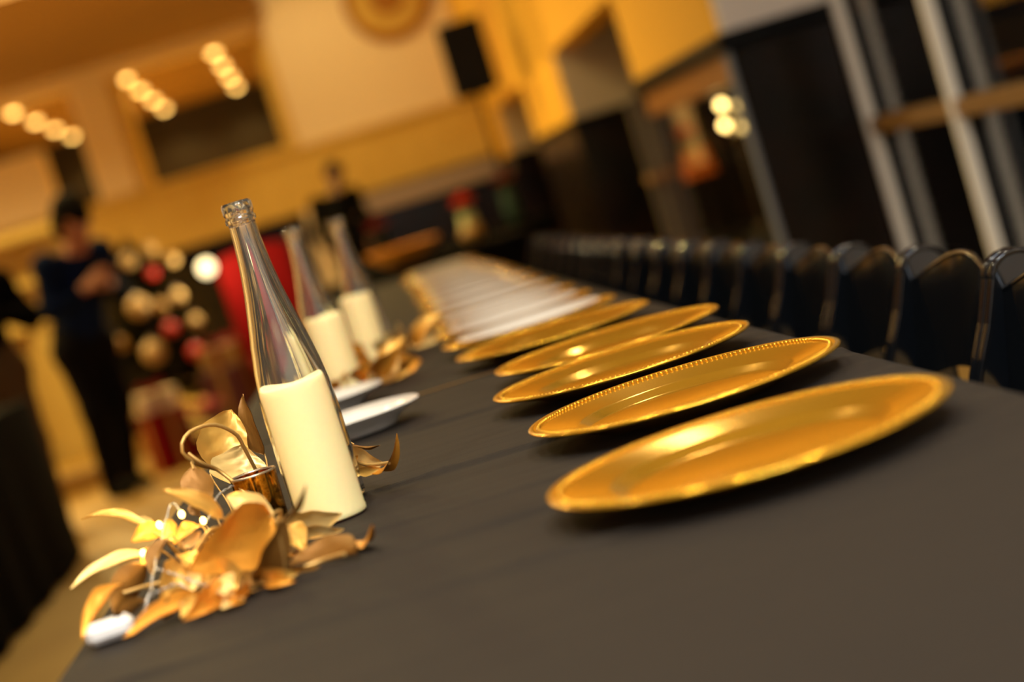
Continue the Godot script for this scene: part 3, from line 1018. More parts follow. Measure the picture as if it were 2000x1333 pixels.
func garland_leaves(g: Node3D) -> void:
	leaf(g, V(-0.241,0.817,-2.060), V(-0.205,0.871,-2.090), 0.048, 10, 0.12, 0.15, 0)
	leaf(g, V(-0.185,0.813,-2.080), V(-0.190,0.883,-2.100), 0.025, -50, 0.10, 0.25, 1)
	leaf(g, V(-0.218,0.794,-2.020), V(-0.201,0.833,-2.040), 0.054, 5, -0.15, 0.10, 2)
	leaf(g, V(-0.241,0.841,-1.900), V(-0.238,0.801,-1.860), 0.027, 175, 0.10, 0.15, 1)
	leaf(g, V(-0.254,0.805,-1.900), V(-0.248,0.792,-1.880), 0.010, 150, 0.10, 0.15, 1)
	leaf(g, V(-0.209,0.800,-1.740), V(-0.249,0.845,-1.720), 0.016, 35, 0.18, 0.25, 0)
	leaf(g, V(-0.163,0.786,-1.720), V(-0.202,0.818,-1.760), 0.020, 20, 0.15, 0.30, 2)
	leaf(g, V(-0.160,0.796,-1.680), V(-0.233,0.783,-1.600), 0.046, -15, 0.12, 0.22, 3)
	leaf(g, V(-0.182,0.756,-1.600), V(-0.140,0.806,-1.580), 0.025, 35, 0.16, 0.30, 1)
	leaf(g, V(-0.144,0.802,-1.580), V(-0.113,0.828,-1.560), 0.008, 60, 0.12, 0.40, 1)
	leaf(g, V(-0.161,0.770,-1.800), V(-0.105,0.765,-1.780), 0.023, 30, 0.10, 0.20, 2)
	leaf(g, V(-0.151,0.759,-1.770), V(-0.106,0.756,-1.740), 0.021, 25, 0.12, 0.20, 2)
	leaf(g, V(-0.158,0.756,-1.700), V(-0.070,0.767,-1.600), 0.029, 120, 0.25, 0.30, 3)
	leaf(g, V(-0.157,0.775,-1.740), V(-0.141,0.756,-1.680), 0.022, -20, 0.12, 0.25, 0)
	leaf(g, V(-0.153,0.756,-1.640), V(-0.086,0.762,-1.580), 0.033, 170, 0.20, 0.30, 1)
	leaf(g, V(-0.284,0.809,-1.780), V(-0.344,0.835,-1.800), 0.011, 55, 0.20, 0.40, 0)
	leaf(g, V(-0.281,0.803,-1.790), V(-0.294,0.819,-1.800), 0.011, 10, 0.15, 0.30, 2)
	leaf(g, V(-0.270,0.804,-1.770), V(-0.299,0.803,-1.760), 0.017, 30, 0.15, 0.30, 3)
	leaf(g, V(-0.261,0.793,-1.760), V(-0.265,0.811,-1.780), 0.014, -15, 0.12, 0.25, 0)
	leaf(g, V(-0.252,0.789,-1.730), V(-0.233,0.793,-1.750), 0.011, 20, 0.10, 0.20, 2)
	leaf(g, V(-0.281,0.787,-1.740), V(-0.353,0.788,-1.700), 0.017, 60, 0.14, 0.35, 2)
	leaf(g, V(-0.299,0.780,-1.660), V(-0.337,0.756,-1.600), 0.017, 50, 0.22, 0.40, 3)
	leaf(g, V(-0.224,0.756,-1.600), V(-0.291,0.756,-1.540), 0.017, 45, 0.15, 0.45, 3)
	leaf(g, V(-0.252,0.780,-1.690), V(-0.272,0.756,-1.640), 0.022, -10, 0.15, 0.30, 0)
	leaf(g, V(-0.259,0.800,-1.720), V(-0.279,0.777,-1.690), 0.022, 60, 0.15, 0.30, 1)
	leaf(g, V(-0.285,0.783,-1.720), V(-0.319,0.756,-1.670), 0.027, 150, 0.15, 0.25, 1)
	leaf(g, V(-0.208,0.756,-1.590), V(-0.237,0.756,-1.530), 0.027, 0, 0.25, 0.30, 3)
	leaf(g, V(-0.217,0.765,-1.600), V(-0.202,0.756,-1.560), 0.023, -35, 0.25, 0.35, 2)
	leaf(g, V(-0.208,0.756,-1.560), V(-0.188,0.756,-1.530), 0.012, 10, 0.25, 0.40, 3)
	leaf(g, V(-0.221,0.770,-1.630), V(-0.185,0.756,-1.600), 0.029, 5, 0.12, 0.25, 0)
	leaf(g, V(-0.176,0.756,-1.600), V(-0.144,0.756,-1.580), 0.020, 10, 0.30, 0.30, 0)
	leaf(g, V(-0.200,0.756,-1.580), V(-0.170,0.756,-1.570), 0.010, 60, 0.20, 0.30, 0)
	leaf(g, V(-0.205,0.774,-1.680), V(-0.231,0.760,-1.620), 0.021, 25, 0.20, 0.30, 0)
	leaf(g, V(-0.239,0.793,-1.790), V(-0.259,0.792,-1.740), 0.013, 40, 0.20, 0.30, 0)
	leaf(g, V(-0.175,0.757,-1.630), V(-0.150,0.783,-1.660), 0.011, 40, 0.20, 0.40, 0)
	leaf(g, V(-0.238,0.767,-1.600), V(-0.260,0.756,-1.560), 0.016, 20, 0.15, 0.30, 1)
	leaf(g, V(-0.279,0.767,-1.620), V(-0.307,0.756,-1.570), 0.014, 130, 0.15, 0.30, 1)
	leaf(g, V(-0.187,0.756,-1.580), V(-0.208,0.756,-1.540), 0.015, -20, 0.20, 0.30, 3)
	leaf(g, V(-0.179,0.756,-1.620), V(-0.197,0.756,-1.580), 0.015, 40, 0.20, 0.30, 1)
	leaf(g, V(-0.232,0.770,-1.660), V(-0.246,0.760,-1.620), 0.014, 15, 0.15, 0.30, 2)
	leaf(g, V(-0.253,0.782,-1.720), V(-0.234,0.764,-1.660), 0.016, -30, 0.15, 0.30, 0)
	leaf(g, V(-0.159,0.756,-1.620), V(-0.126,0.756,-1.580), 0.015, 30, 0.20, 0.30, 0)
	leaf(g, V(-0.170,0.756,-1.580), V(-0.146,0.756,-1.550), 0.012, -10, 0.25, 0.30, 3)
	leaf(g, V(-0.225,0.758,-1.580), V(-0.244,0.756,-1.550), 0.013, 45, 0.20, 0.30, 0)
	leaf(g, V(-0.276,0.790,-1.740), V(-0.291,0.781,-1.720), 0.013, 20, 0.20, 0.30, 0)
	leaf(g, V(-0.211,0.788,-1.700), V(-0.193,0.799,-1.760), 0.020, 20, 0.15, 0.25, 0)
	leaf(g, V(-0.150,0.757,-1.720), V(-0.121,0.756,-1.660), 0.018, 60, 0.20, 0.30, 1)
	leaf(g, V(-0.195,0.756,-1.560), V(-0.207,0.756,-1.530), 0.013, 15, 0.20, 0.30, 2)
	leaf(g, V(-0.092,0.792,-2.020), V(-0.059,0.776,-1.970), 0.025, 25, 0.15, 0.25, 2)
	leaf(g, V(-0.078,0.778,-1.970), V(-0.034,0.802,-1.930), 0.016, 70, 0.40, 0.35, 3)
	leaf(g, V(-0.087,0.778,-1.960), V(-0.062,0.775,-1.950), 0.009, 20, 0.10, 0.30, 0)
	leaf(g, V(-0.087,0.800,-2.030), V(-0.058,0.790,-2.020), 0.009, 80, 0.10, 0.30, 1)
	leaf(g, V(-0.103,0.785,-2.000), V(-0.080,0.787,-2.000), 0.017, 30, 0.10, 0.30, 0)


# ---------------------------------------------------------------- chairs
func make_chair(label: String) -> Node3D:
	# black moulded stacking chair facing -x; origin on the floor below the backrest
	var c := thing("stacking_chair", label, "chair", Vector3.ZERO, 0.0, "black stacking chairs along the right side of the table")
	var w := 0.366
	# backrest: a glossy sheet leaning back, arched along its top and bottom edges
	var s := Shape.new()
	var front := []
	var back := []
	for i in 25:
		var u := float(i) / 24
		var arch := pow(sin(PI * clampf(u * 0.96 + 0.02, 0.0, 1.0)), 1.15)
		var yt := 0.706 + 0.040 * arch
		var yb := 0.560 + 0.030 * arch
		var rf := []
		var rb := []
		for j in 15:
			var y := lerpf(yb, yt, float(j) / 14)
			var lip: float = 0.0 * pow(clampf((y - yt + 0.012) / 0.012, 0.0, 1.0), 2.0)
			var x := 0.0 + 0.215 * (y - 0.708) + 0.020 * sin(PI * u) + lip
			rf.append(V(x, y, (u - 0.5) * w))
			rb.append(V(x + 0.006, y, (u - 0.5) * w))
		front.append(rf)
		back.append(rb)
	s.sheet(front, true)
	s.sheet(back, false)
	var top := []
	var bot := []
	for i in 25:
		top.append([front[i][14], (front[i][14] + back[i][14]) * 0.5 + Vector3.UP * 0.003, back[i][14]])
		bot.append([front[i][0], back[i][0]])
	s.sheet(top, false)
	s.sheet(bot, true)
	var bead := []
	for i in 25:
		bead.append((front[i][14] + back[i][14]) * 0.5)
	s.tube(bead, 0.0045, 8, true)
	part("backrest", s.mesh(), M.chair, c)
	# side frames: a broad upright with a rounded head that runs down into the rear leg
	for sd in [-1.0, 1.0]:
		var o := PackedVector2Array()
		for k in 11:
			var t := PI * (1.0 - float(k) / 10.0)
			o.append(Vector2(0.026 + 0.034 * cos(t), 0.722 + 0.030 * sin(t)))
		o.append_array(PackedVector2Array([Vector2(0.050, 0.66), Vector2(0.030, 0.58), Vector2(0.020, 0.48), Vector2(0.030, 0.30), Vector2(0.085, 0.012), Vector2(0.055, 0.012), Vector2(-0.02, 0.28), Vector2(-0.080, 0.43), Vector2(-0.112, 0.47), Vector2(-0.085, 0.54), Vector2(-0.058, 0.61), Vector2(-0.028, 0.67)]))
		s = Shape.new()
		s.prism(o, 0.013, V(0, 0, sd * (w / 2 + 0.0065)), Vector3.RIGHT, Vector3.UP, 0.004)
		# a rounded bead runs round both edges
		var edge := []
		for q in o:
			edge.append(V(q.x, q.y, 0))
		edge.append(edge[0])
		var rim := []
		for k in edge.size() - 1:
			for j in 3:
				rim.append(edge[k].lerp(edge[k + 1], j / 3.0))
		rim.append(edge[0])
		for f in [-1.0, 1.0]:
			var run := []
			for q in rim:
				run.append(q + V(0, 0, sd * (w / 2 + 0.0065) + f * 0.0035))
			s.tube(run, 0.0042, 8, false)
		part("side_frame", s.mesh(), M.chair, c)
		s = Shape.new()
		s.prism(PackedVector2Array([Vector2(-0.235, 0.44), Vector2(-0.265, 0.44), Vector2(-0.285, 0.012), Vector2(-0.262, 0.012)]), 0.024, V(0, 0, sd * (w / 2 - 0.012)), Vector3.RIGHT, Vector3.UP, 0.004)
		part("leg", s.mesh(), M.chair, c)
		s = Shape.new()
		s.tube([V(-0.250, 0.18, sd * (w / 2 - 0.012)), V(0.045, 0.18, sd * (w / 2 - 0.004))], 0.008, 8)
		part("stretcher", s.mesh(), M.chair, c)
	s = Shape.new()
	var P := []
	var Q := []
	for i in 13:
		var u := float(i) / 12
		var r1 := []
		var r2 := []
		for j in 11:
			var q := float(j) / 10
			var x := lerpf(-0.285, -0.03, u)
			var y := 0.452 - 0.010 * sin(PI * q) * sin(PI * u) - 0.014 * pow(maxf(0.0, 1.0 - u * 4.0), 2.0)
			r1.append(V(x, y, (q - 0.5) * (w - 0.002)))
			r2.append(V(x, y - 0.018, (q - 0.5) * (w - 0.002)))
		P.append(r1)
		Q.append(r2)
	s.sheet(P, false)
	s.sheet(Q, true)
	part("seat", s.mesh(), M.chair, c)
	return c


func chairs() -> void:
	var proto: Node3D
	var z := -2.335 + 0.183
	var rng := RandomNumberGenerator.new()
	rng.seed = 8
	for i in 18:
		var lab := "glossy black stacking chair facing the table, %s from the near end of the row" % NTH[i]
		if i == 0:
			lab = "glossy black stacking chair at the right edge of the picture, nearest in the row"
		if i == 0:
			proto = make_chair(lab)
			proto.position = V(0.75, 0, z)
		else:
			copy(proto, "stacking_chair", lab, V(0.75 + rng.randf_range(-0.006, 0.006), 0, z), 0.0)
		z -= 0.402 if i < 6 else 0.395


# ---------------------------------------------------------------- people
func finger(bones: Array, root: Vector3, dir: Vector3, down: Vector3, len: float, r: float) -> void:
	var p := root
	for k in 3:
		var d := (dir + down * (0.25 + 0.35 * k)).normalized()
		var q: Vector3 = p + d * len * [0.42, 0.32, 0.26][k]
		bones.append([p, q, r * (1.0 - 0.12 * k), r * (0.88 - 0.12 * k)])
		p = q


func hand(s: Shape, wrist: Vector3, dir: Vector3, palm: Vector3, side: float) -> void:
	# palm, four unequal bent fingers and a thumb from the side of the palm; `palm` is the way the palm faces
	dir = dir.normalized()
	palm = (palm - dir * palm.dot(dir)).normalized()
	var across := dir.cross(palm) * side
	var b := []
	for k in 4:
		var o := across * (0.030 - 0.020 * k)
		b.append([wrist + o * 0.55, wrist + dir * (0.085 - 0.004 * absf(k - 1.3)) + o, 0.016, 0.011])
	for k in 4:
		finger(b, wrist + dir * 0.085 + across * (0.030 - 0.020 * k), dir, palm, [0.066, 0.076, 0.070, 0.054][k], 0.0088)
	var tb := wrist + dir * 0.030 + across * 0.030
	var td := (dir * 0.6 + across * 0.8 + palm * 0.3).normalized()
	b.append([wrist + dir * 0.012 + across * 0.016, tb, 0.016, 0.013])
	b.append([tb, tb + td * 0.034, 0.012, 0.0105])
	b.append([tb + td * 0.034, tb + td * 0.034 + (td + dir * 0.8).normalized() * 0.028, 0.0105, 0.009])
	body(s, b, 0.0045, 0.006)


func head(s: Shape, c: Vector3, b: Basis) -> void:
	# c is the middle of the head; -z of b looks ahead
	var o := func(x: float, y: float, z: float) -> Vector3: return c + b * V(x, y, z)
	var k := [
		[o.call(0, 0.035, 0.012), o.call(0, 0.040, -0.012), 0.083, 0.078],
		[o.call(0, -0.03, -0.02), o.call(0, -0.085, -0.062), 0.062, 0.028],
		[o.call(-0.045, -0.05, -0.01), o.call(-0.02, -0.09, -0.055), 0.026, 0.02], [o.call(0.045, -0.05, -0.01), o.call(0.02, -0.09, -0.055), 0.026, 0.02],
		[o.call(0, 0.012, -0.088), o.call(0, -0.028, -0.108), 0.008, 0.013], [o.call(-0.012, -0.031, -0.096), o.call(0.012, -0.031, -0.096), 0.009, 0.009],
		[o.call(-0.02, -0.060, -0.084), o.call(0.02, -0.060, -0.084), 0.0075, 0.0075], [o.call(-0.016, -0.069, -0.083), o.call(0.016, -0.069, -0.083), 0.008, 0.008],
		[o.call(-0.042, 0.024, -0.076), o.call(-0.014, 0.022, -0.086), 0.011, 0.011], [o.call(0.042, 0.024, -0.076), o.call(0.014, 0.022, -0.086), 0.011, 0.011],
		[o.call(-0.079, 0.015, 0.012), o.call(-0.076, -0.03, 0.004), 0.014, 0.010], [o.call(0.079, 0.015, 0.012), o.call(0.076, -0.03, 0.004), 0.014, 0.010],
	]
	body(s, k, 0.006, 0.012)


func eyes(t: Node3D, c: Vector3, b: Basis) -> void:
	for sd in [-1.0, 1.0]:
		var s := Shape.new()
		s.ball(c + b * V(0.030 * sd, 0.002, -0.073), 0.011, 10)
		part("eye", s.mesh(), M.china, t)
		s = Shape.new()
		s.ball(c + b * V(0.030 * sd, 0.002, -0.081), 0.0055, 8)
		part("pupil", s.mesh(), M.hair, t)


func figure(called: String, label: String, at: Vector3, turn: float, J: Dictionary, mats: Dictionary) -> Node3D:
	# J: joints in the figure's own frame (it looks along -z); one continuous body, clothes over it
	var t := thing(called, label, "person", at, turn)
	var pel: Vector3 = J.pelvis
	var chest: Vector3 = J.chest
	var neck: Vector3 = J.neck
	var hb: Basis = J.get("head_basis", Basis.IDENTITY)
	var hc: Vector3 = J.head
	var skin := [[neck - V(0, 0.04, 0), hc + hb * V(0, -0.05, 0.015), 0.056, 0.050], [chest, neck - V(0, 0.03, 0), 0.11, 0.06], [pel, chest, 0.125, 0.13]]
	var top := [[pel + V(0, -0.02, 0), pel.lerp(chest, 0.5), 0.145, 0.135], [pel.lerp(chest, 0.5), chest, 0.135, 0.145], [chest, neck - V(0, 0.05, 0), 0.13, 0.072]]
	var legs := [[pel + V(0, -0.02, 0), pel + V(0, 0.06, 0), 0.15, 0.145]]
	for sd in ["l", "r"]:
		var q := -1.0 if sd == "l" else 1.0
		var sh: Vector3 = J[sd + "_shoulder"]
		var el: Vector3 = J[sd + "_elbow"]
		var wr: Vector3 = J[sd + "_wrist"]
		var hip: Vector3 = pel + V(0.085 * q, -0.06, 0)
		var kn: Vector3 = J[sd + "_knee"]
		var an: Vector3 = J[sd + "_ankle"]
		skin.append_array([[chest + V(0, 0.10, 0), sh, 0.08, 0.055], [sh, el, 0.050, 0.040], [el, wr, 0.040, 0.027], [pel, hip, 0.10, 0.085], [hip, kn, 0.085, 0.055], [kn, an, 0.056, 0.038]])
		top.append_array([[chest + V(0, 0.11, 0), sh, 0.088, 0.068], [sh, el, 0.066, 0.054], [el, el.lerp(wr, J.get("sleeve", 0.92)), 0.054, 0.040]])
		legs.append_array([[pel + V(0.04 * q, 0, 0), hip, 0.125, 0.110], [hip, kn, 0.105, 0.075], [kn, an + V(0, 0.02, 0), 0.075, 0.058]])
	var s := Shape.new()
	body(s, skin, 0.016, 0.05)
	head(s, hc, hb)
	for sd in ["l", "r"]:
		var el: Vector3 = J[sd + "_elbow"]
		var wr: Vector3 = J[sd + "_wrist"]
		hand(s, wr, J.get(sd + "_hand", wr - el), J.get(sd + "_palm", V(0, -0.3, -1)), 1.0 if sd == "l" else -1.0)
	part("body", s.mesh(), mats.skin, t)
	eyes(t, hc, hb)
	s = Shape.new()
	body(s, top, 0.016, 0.05)
	part(mats.get("top_name", "sweater"), s.mesh(), mats.top, t)
	s = Shape.new()
	body(s, legs, 0.016, 0.045)
	part("trousers", s.mesh(), mats.legs, t)
	for sd in ["l", "r"]:
		var an: Vector3 = J[sd + "_ankle"]
		s = Shape.new()
		body(s, [[V(an.x, 0.045, an.z + 0.03), V(an.x, 0.04, an.z - 0.09), 0.044, 0.042], [V(an.x, 0.04, an.z - 0.09), V(an.x, 0.032, an.z - 0.17), 0.042, 0.030], [an, V(an.x, 0.045, an.z), 0.045, 0.045]], 0.012, 0.02)
		part("shoe", s.mesh(), M.black_plastic, t)
	s = Shape.new()
	var o := func(x: float, y: float, z: float) -> Vector3: return hc + hb * V(x, y, z)
	var hair := [[o.call(0, 0.055, 0.025), o.call(0, 0.068, -0.03), 0.086, 0.070], [o.call(0, 0.03, 0.04), o.call(0, -0.04, 0.045), 0.078, 0.055], [o.call(-0.065, 0.03, 0.01), o.call(-0.068, -0.005, 0.015), 0.028, 0.018], [o.call(0.065, 0.03, 0.01), o.call(0.068, -0.005, 0.015), 0.028, 0.018]]
	if mats.get("big_hair", false):
		hair.append_array([[o.call(0, 0.08, 0.05), o.call(0, -0.02, 0.08), 0.10, 0.09]])
	body(s, hair, 0.010, 0.03)
	part("hair", s.mesh(), M.hair, t)
	return t


func people() -> void:
	# at the tree: dark hair, navy sweater, hands together before the chest, stepping forward
	figure("person", "person with dark hair in a navy sweater and black trousers standing by the tree", V(-1.76, 0, -10.7), deg_to_rad(220), {
		"pelvis": V(0, 0.92, -0.06), "chest": V(0, 1.19, -0.17), "neck": V(0, 1.40, -0.27), "head": V(0, 1.52, -0.36), "head_basis": Basis(V(1, 0, 0), -0.45),
		"l_shoulder": V(-0.18, 1.35, -0.23), "r_shoulder": V(0.18, 1.35, -0.23), "l_elbow": V(-0.23, 1.11, -0.22), "r_elbow": V(0.23, 1.11, -0.22), "l_wrist": V(-0.07, 1.17, -0.40), "r_wrist": V(0.07, 1.18, -0.40),
		"l_hand": V(0.5, 0.35, -0.6), "r_hand": V(-0.5, 0.4, -0.6), "l_palm": V(1, -0.2, 0.2), "r_palm": V(-1, -0.2, 0.2), "sleeve": 0.75,
		"l_knee": V(-0.10, 0.50, -0.06), "r_knee": V(0.10, 0.50, -0.12), "l_ankle": V(-0.10, 0.08, 0.06), "r_ankle": V(0.10, 0.08, -0.06)},
		{"skin": M.skin, "top": M.navy, "legs": M.charcoal, "big_hair": true})
	# far off before the back wall, dressed in black, facing the camera
	figure("person", "person in black with dark hair standing far back before the pale wall", V(-0.23, 0, -18.0), PI + 0.15, {
		"pelvis": V(0, 0.95, 0), "chest": V(0, 1.24, 0.0), "neck": V(-0.03, 1.47, -0.01), "head": V(-0.07, 1.63, -0.02), "head_basis": Basis(V(0, 0, 1), 0.12),
		"l_shoulder": V(-0.19, 1.41, 0), "r_shoulder": V(0.18, 1.41, 0), "l_elbow": V(-0.25, 1.14, 0.03), "r_elbow": V(0.25, 1.14, 0.03), "l_wrist": V(-0.20, 0.95, -0.12), "r_wrist": V(0.20, 0.95, -0.12),
		"l_palm": V(1, 0, 0), "r_palm": V(-1, 0, 0), "l_knee": V(-0.10, 0.50, -0.03), "r_knee": V(0.10, 0.50, 0.0), "l_ankle": V(-0.11, 0.08, 0.02), "r_ankle": V(0.11, 0.08, 0.02)},
		{"skin": M.skin_dark, "top": M.black_cloth, "legs": M.black_cloth})
	# at the left edge, half out of the picture, arm reaching over the black table
	figure("person", "person in a black jacket and khaki trousers at the left edge, behind the black table", V(-2.03, 0, -9.55), deg_to_rad(180), {
		"pelvis": V(0, 0.93, 0), "chest": V(0, 1.18, -0.02), "neck": V(0, 1.38, -0.04), "head": V(0, 1.53, -0.08), "head_basis": Basis(V(1, 0, 0), -0.15),
		"l_shoulder": V(-0.18, 1.31, -0.02), "r_shoulder": V(0.18, 1.31, -0.02), "l_elbow": V(-0.285, 1.10, -0.06), "r_elbow": V(0.27, 1.10, -0.06), "l_wrist": V(-0.13, 1.17, -0.24), "r_wrist": V(0.13, 1.12, -0.24),
		"l_hand": V(0.8, 0.1, -0.3), "r_hand": V(-0.8, 0.1, -0.3), "l_palm": V(0.2, -0.2, 1), "r_palm": V(-0.2, -0.2, 1), "l_knee": V(-0.10, 0.50, -0.03), "r_knee": V(0.10, 0.50, -0.03), "l_ankle": V(-0.10, 0.08, 0.02), "r_ankle": V(0.10, 0.08, 0.02)},
		{"skin": M.skin, "top": M.black_cloth, "legs": M.khaki, "top_name": "jacket"})


# ---------------------------------------------------------------- things far down the hall
func draped_table(a: Vector3, b: Vector3, label: String) -> void:
	# a cloth to the floor over a table of that extent
	var s := Shape.new()
	var P := []
	var prof := []
	for k in 13:
		prof.append([lerpf(0.012, 0.735, float(k) / 12), 1.0 - float(k) / 12])
	prof.append([0.747, -0.02])
	prof.append([0.75, -0.06])
	var per := []
	var c := (a + b) * 0.5
	var h := (b - a) * 0.5
	var n := 96
	for k in n:
		var t := TAU * k / n
		var q := V(cos(t), 0, sin(t))
		var m: float = 1.0 / pow(pow(absf(q.x), 24.0) + pow(absf(q.z), 24.0), 1.0 / 24.0)
		per.append(V(q.x * m * h.x, 0, q.z * m * h.z))
	for r in prof:
		var row := []
		for k in n:
			var e: Vector3 = per[k]
			var w: float = 0.02 * sin(k * 1.9) * maxf(r[1], 0.0) + 0.03 * r[1]
			row.append(c + e + e.normalized() * w + Vector3.UP * (r[0] - c.y))
		P.append(row)
	var row2 := []
	for k in n:
		row2.append(V(c.x, 0.75, c.z))
	P.append(row2)
	s.sheet(P, P[0][0].z > 1e9, true)
	# make sure the cloth faces outwards
	if s.n[10 * n].dot(per[0]) < 0:
		for k in s.n.size():
			s.n[k] = -s.n[k]
		for k in range(0, s.idx.size(), 3):
			var z := s.idx[k]
			s.idx[k] = s.idx[k + 1]
			s.idx[k + 1] = z
	tag(part("draped_table", s.mesh(), M.black_cloth), label, "table")


func flowers(at: Vector3, label: String, petal: Material, vase: Material, r: float, hv: float) -> void:
	var f := thing("flower_arrangement", label, "flowers", at, 0.0, "flower arrangements on the far black table")
	var s := Shape.new()
	s.lathe([Vector2(0, 0), Vector2(r * 0.45, 0), Vector2(r * 0.5, 0.01), Vector2(r * 0.75, hv * 0.45), Vector2(r * 0.6, hv * 0.85), Vector2(r * 0.68, hv), Vector2(r * 0.6, hv), Vector2(r * 0.5, hv * 0.8), Vector2(0, hv * 0.75)], 24)
	part("vase", s.mesh(), vase, f)
	var rng := RandomNumberGenerator.new()
	rng.seed = int(at.x * 100) + 7
	for k in 7:
		var t := TAU * k / 6.0
		var c := V(cos(t) * r * 0.55, hv + r * 0.75, sin(t) * r * 0.55) if k < 6 else V(0, hv + r * 1.15, 0)
		s = Shape.new()
		for j in 14:
			var q := TAU * j / 7.0 + 0.3 * (j / 7)
			var up: float = [0.15, 0.9][j / 7]
			var d := V(cos(q), up, sin(q)).normalized()
			leaf_shape(s, c, c + d * r * 0.55, r * 0.38, 0, 0.1, 0.3, c + V(0, 1, 0.02))
		part("bloom", s.mesh(), petal, f)
		s = Shape.new()
		s.tube([V(c.x * 0.2, hv * 0.8, c.z * 0.2), c], 0.004, 5)
		part("stem", s.mesh(), M.green, f)


func ball_thing(called: String, label: String, cat: String, at: Vector3, r: float, m: Material, group := "") -> void:
	var t := thing(called, label, cat, at, 0.0, group)
	var s := Shape.new()
	s.ball(Vector3.ZERO, r, 18)
	part("ball", s.mesh(), m, t)
	s = Shape.new()
	s.lathe([Vector2(0, 0.018), Vector2(r * 0.18, 0.018), Vector2(r * 0.2, 0.0), Vector2(0, 0)], 10, V(0, r * 0.97, 0))
	part("cap", s.mesh(), M.silver, t)


func present(at: Vector3, size: Vector3, turn: float, m: Material, ribbon: Material, label: String, bow := true) -> void:
	var t := thing("present", label, "present", at, turn, "presents under the tree")
	part("box", slab(V(-size.x / 2, 0, -size.z / 2), V(size.x / 2, size.y, size.z / 2), 0.006), m, t)
	var s := Shape.new()
	s.box(V(0, size.y / 2, 0), V(0.035, size.y + 0.004, size.z + 0.004), 0.001)
	s.box(V(0, size.y / 2, 0), V(size.x + 0.004, size.y + 0.004, 0.035), 0.001)
	part("ribbon", s.mesh(), ribbon, t)
	if not bow:
		return
	s = Shape.new()
	for q in [-1.0, 1.0]:
		var loop := []
		for k in 13:
			var a := TAU * k / 12
			loop.append(V(q * 0.045 * (1.0 - cos(a)) * 0.9, size.y + 0.01 + 0.035 * absf(sin(a * 0.5)) + 0.012 * sin(a), 0.01 * sin(a)))
		s.tube(loop, 0.007, 6)
	part("bow", s.mesh(), ribbon, t)


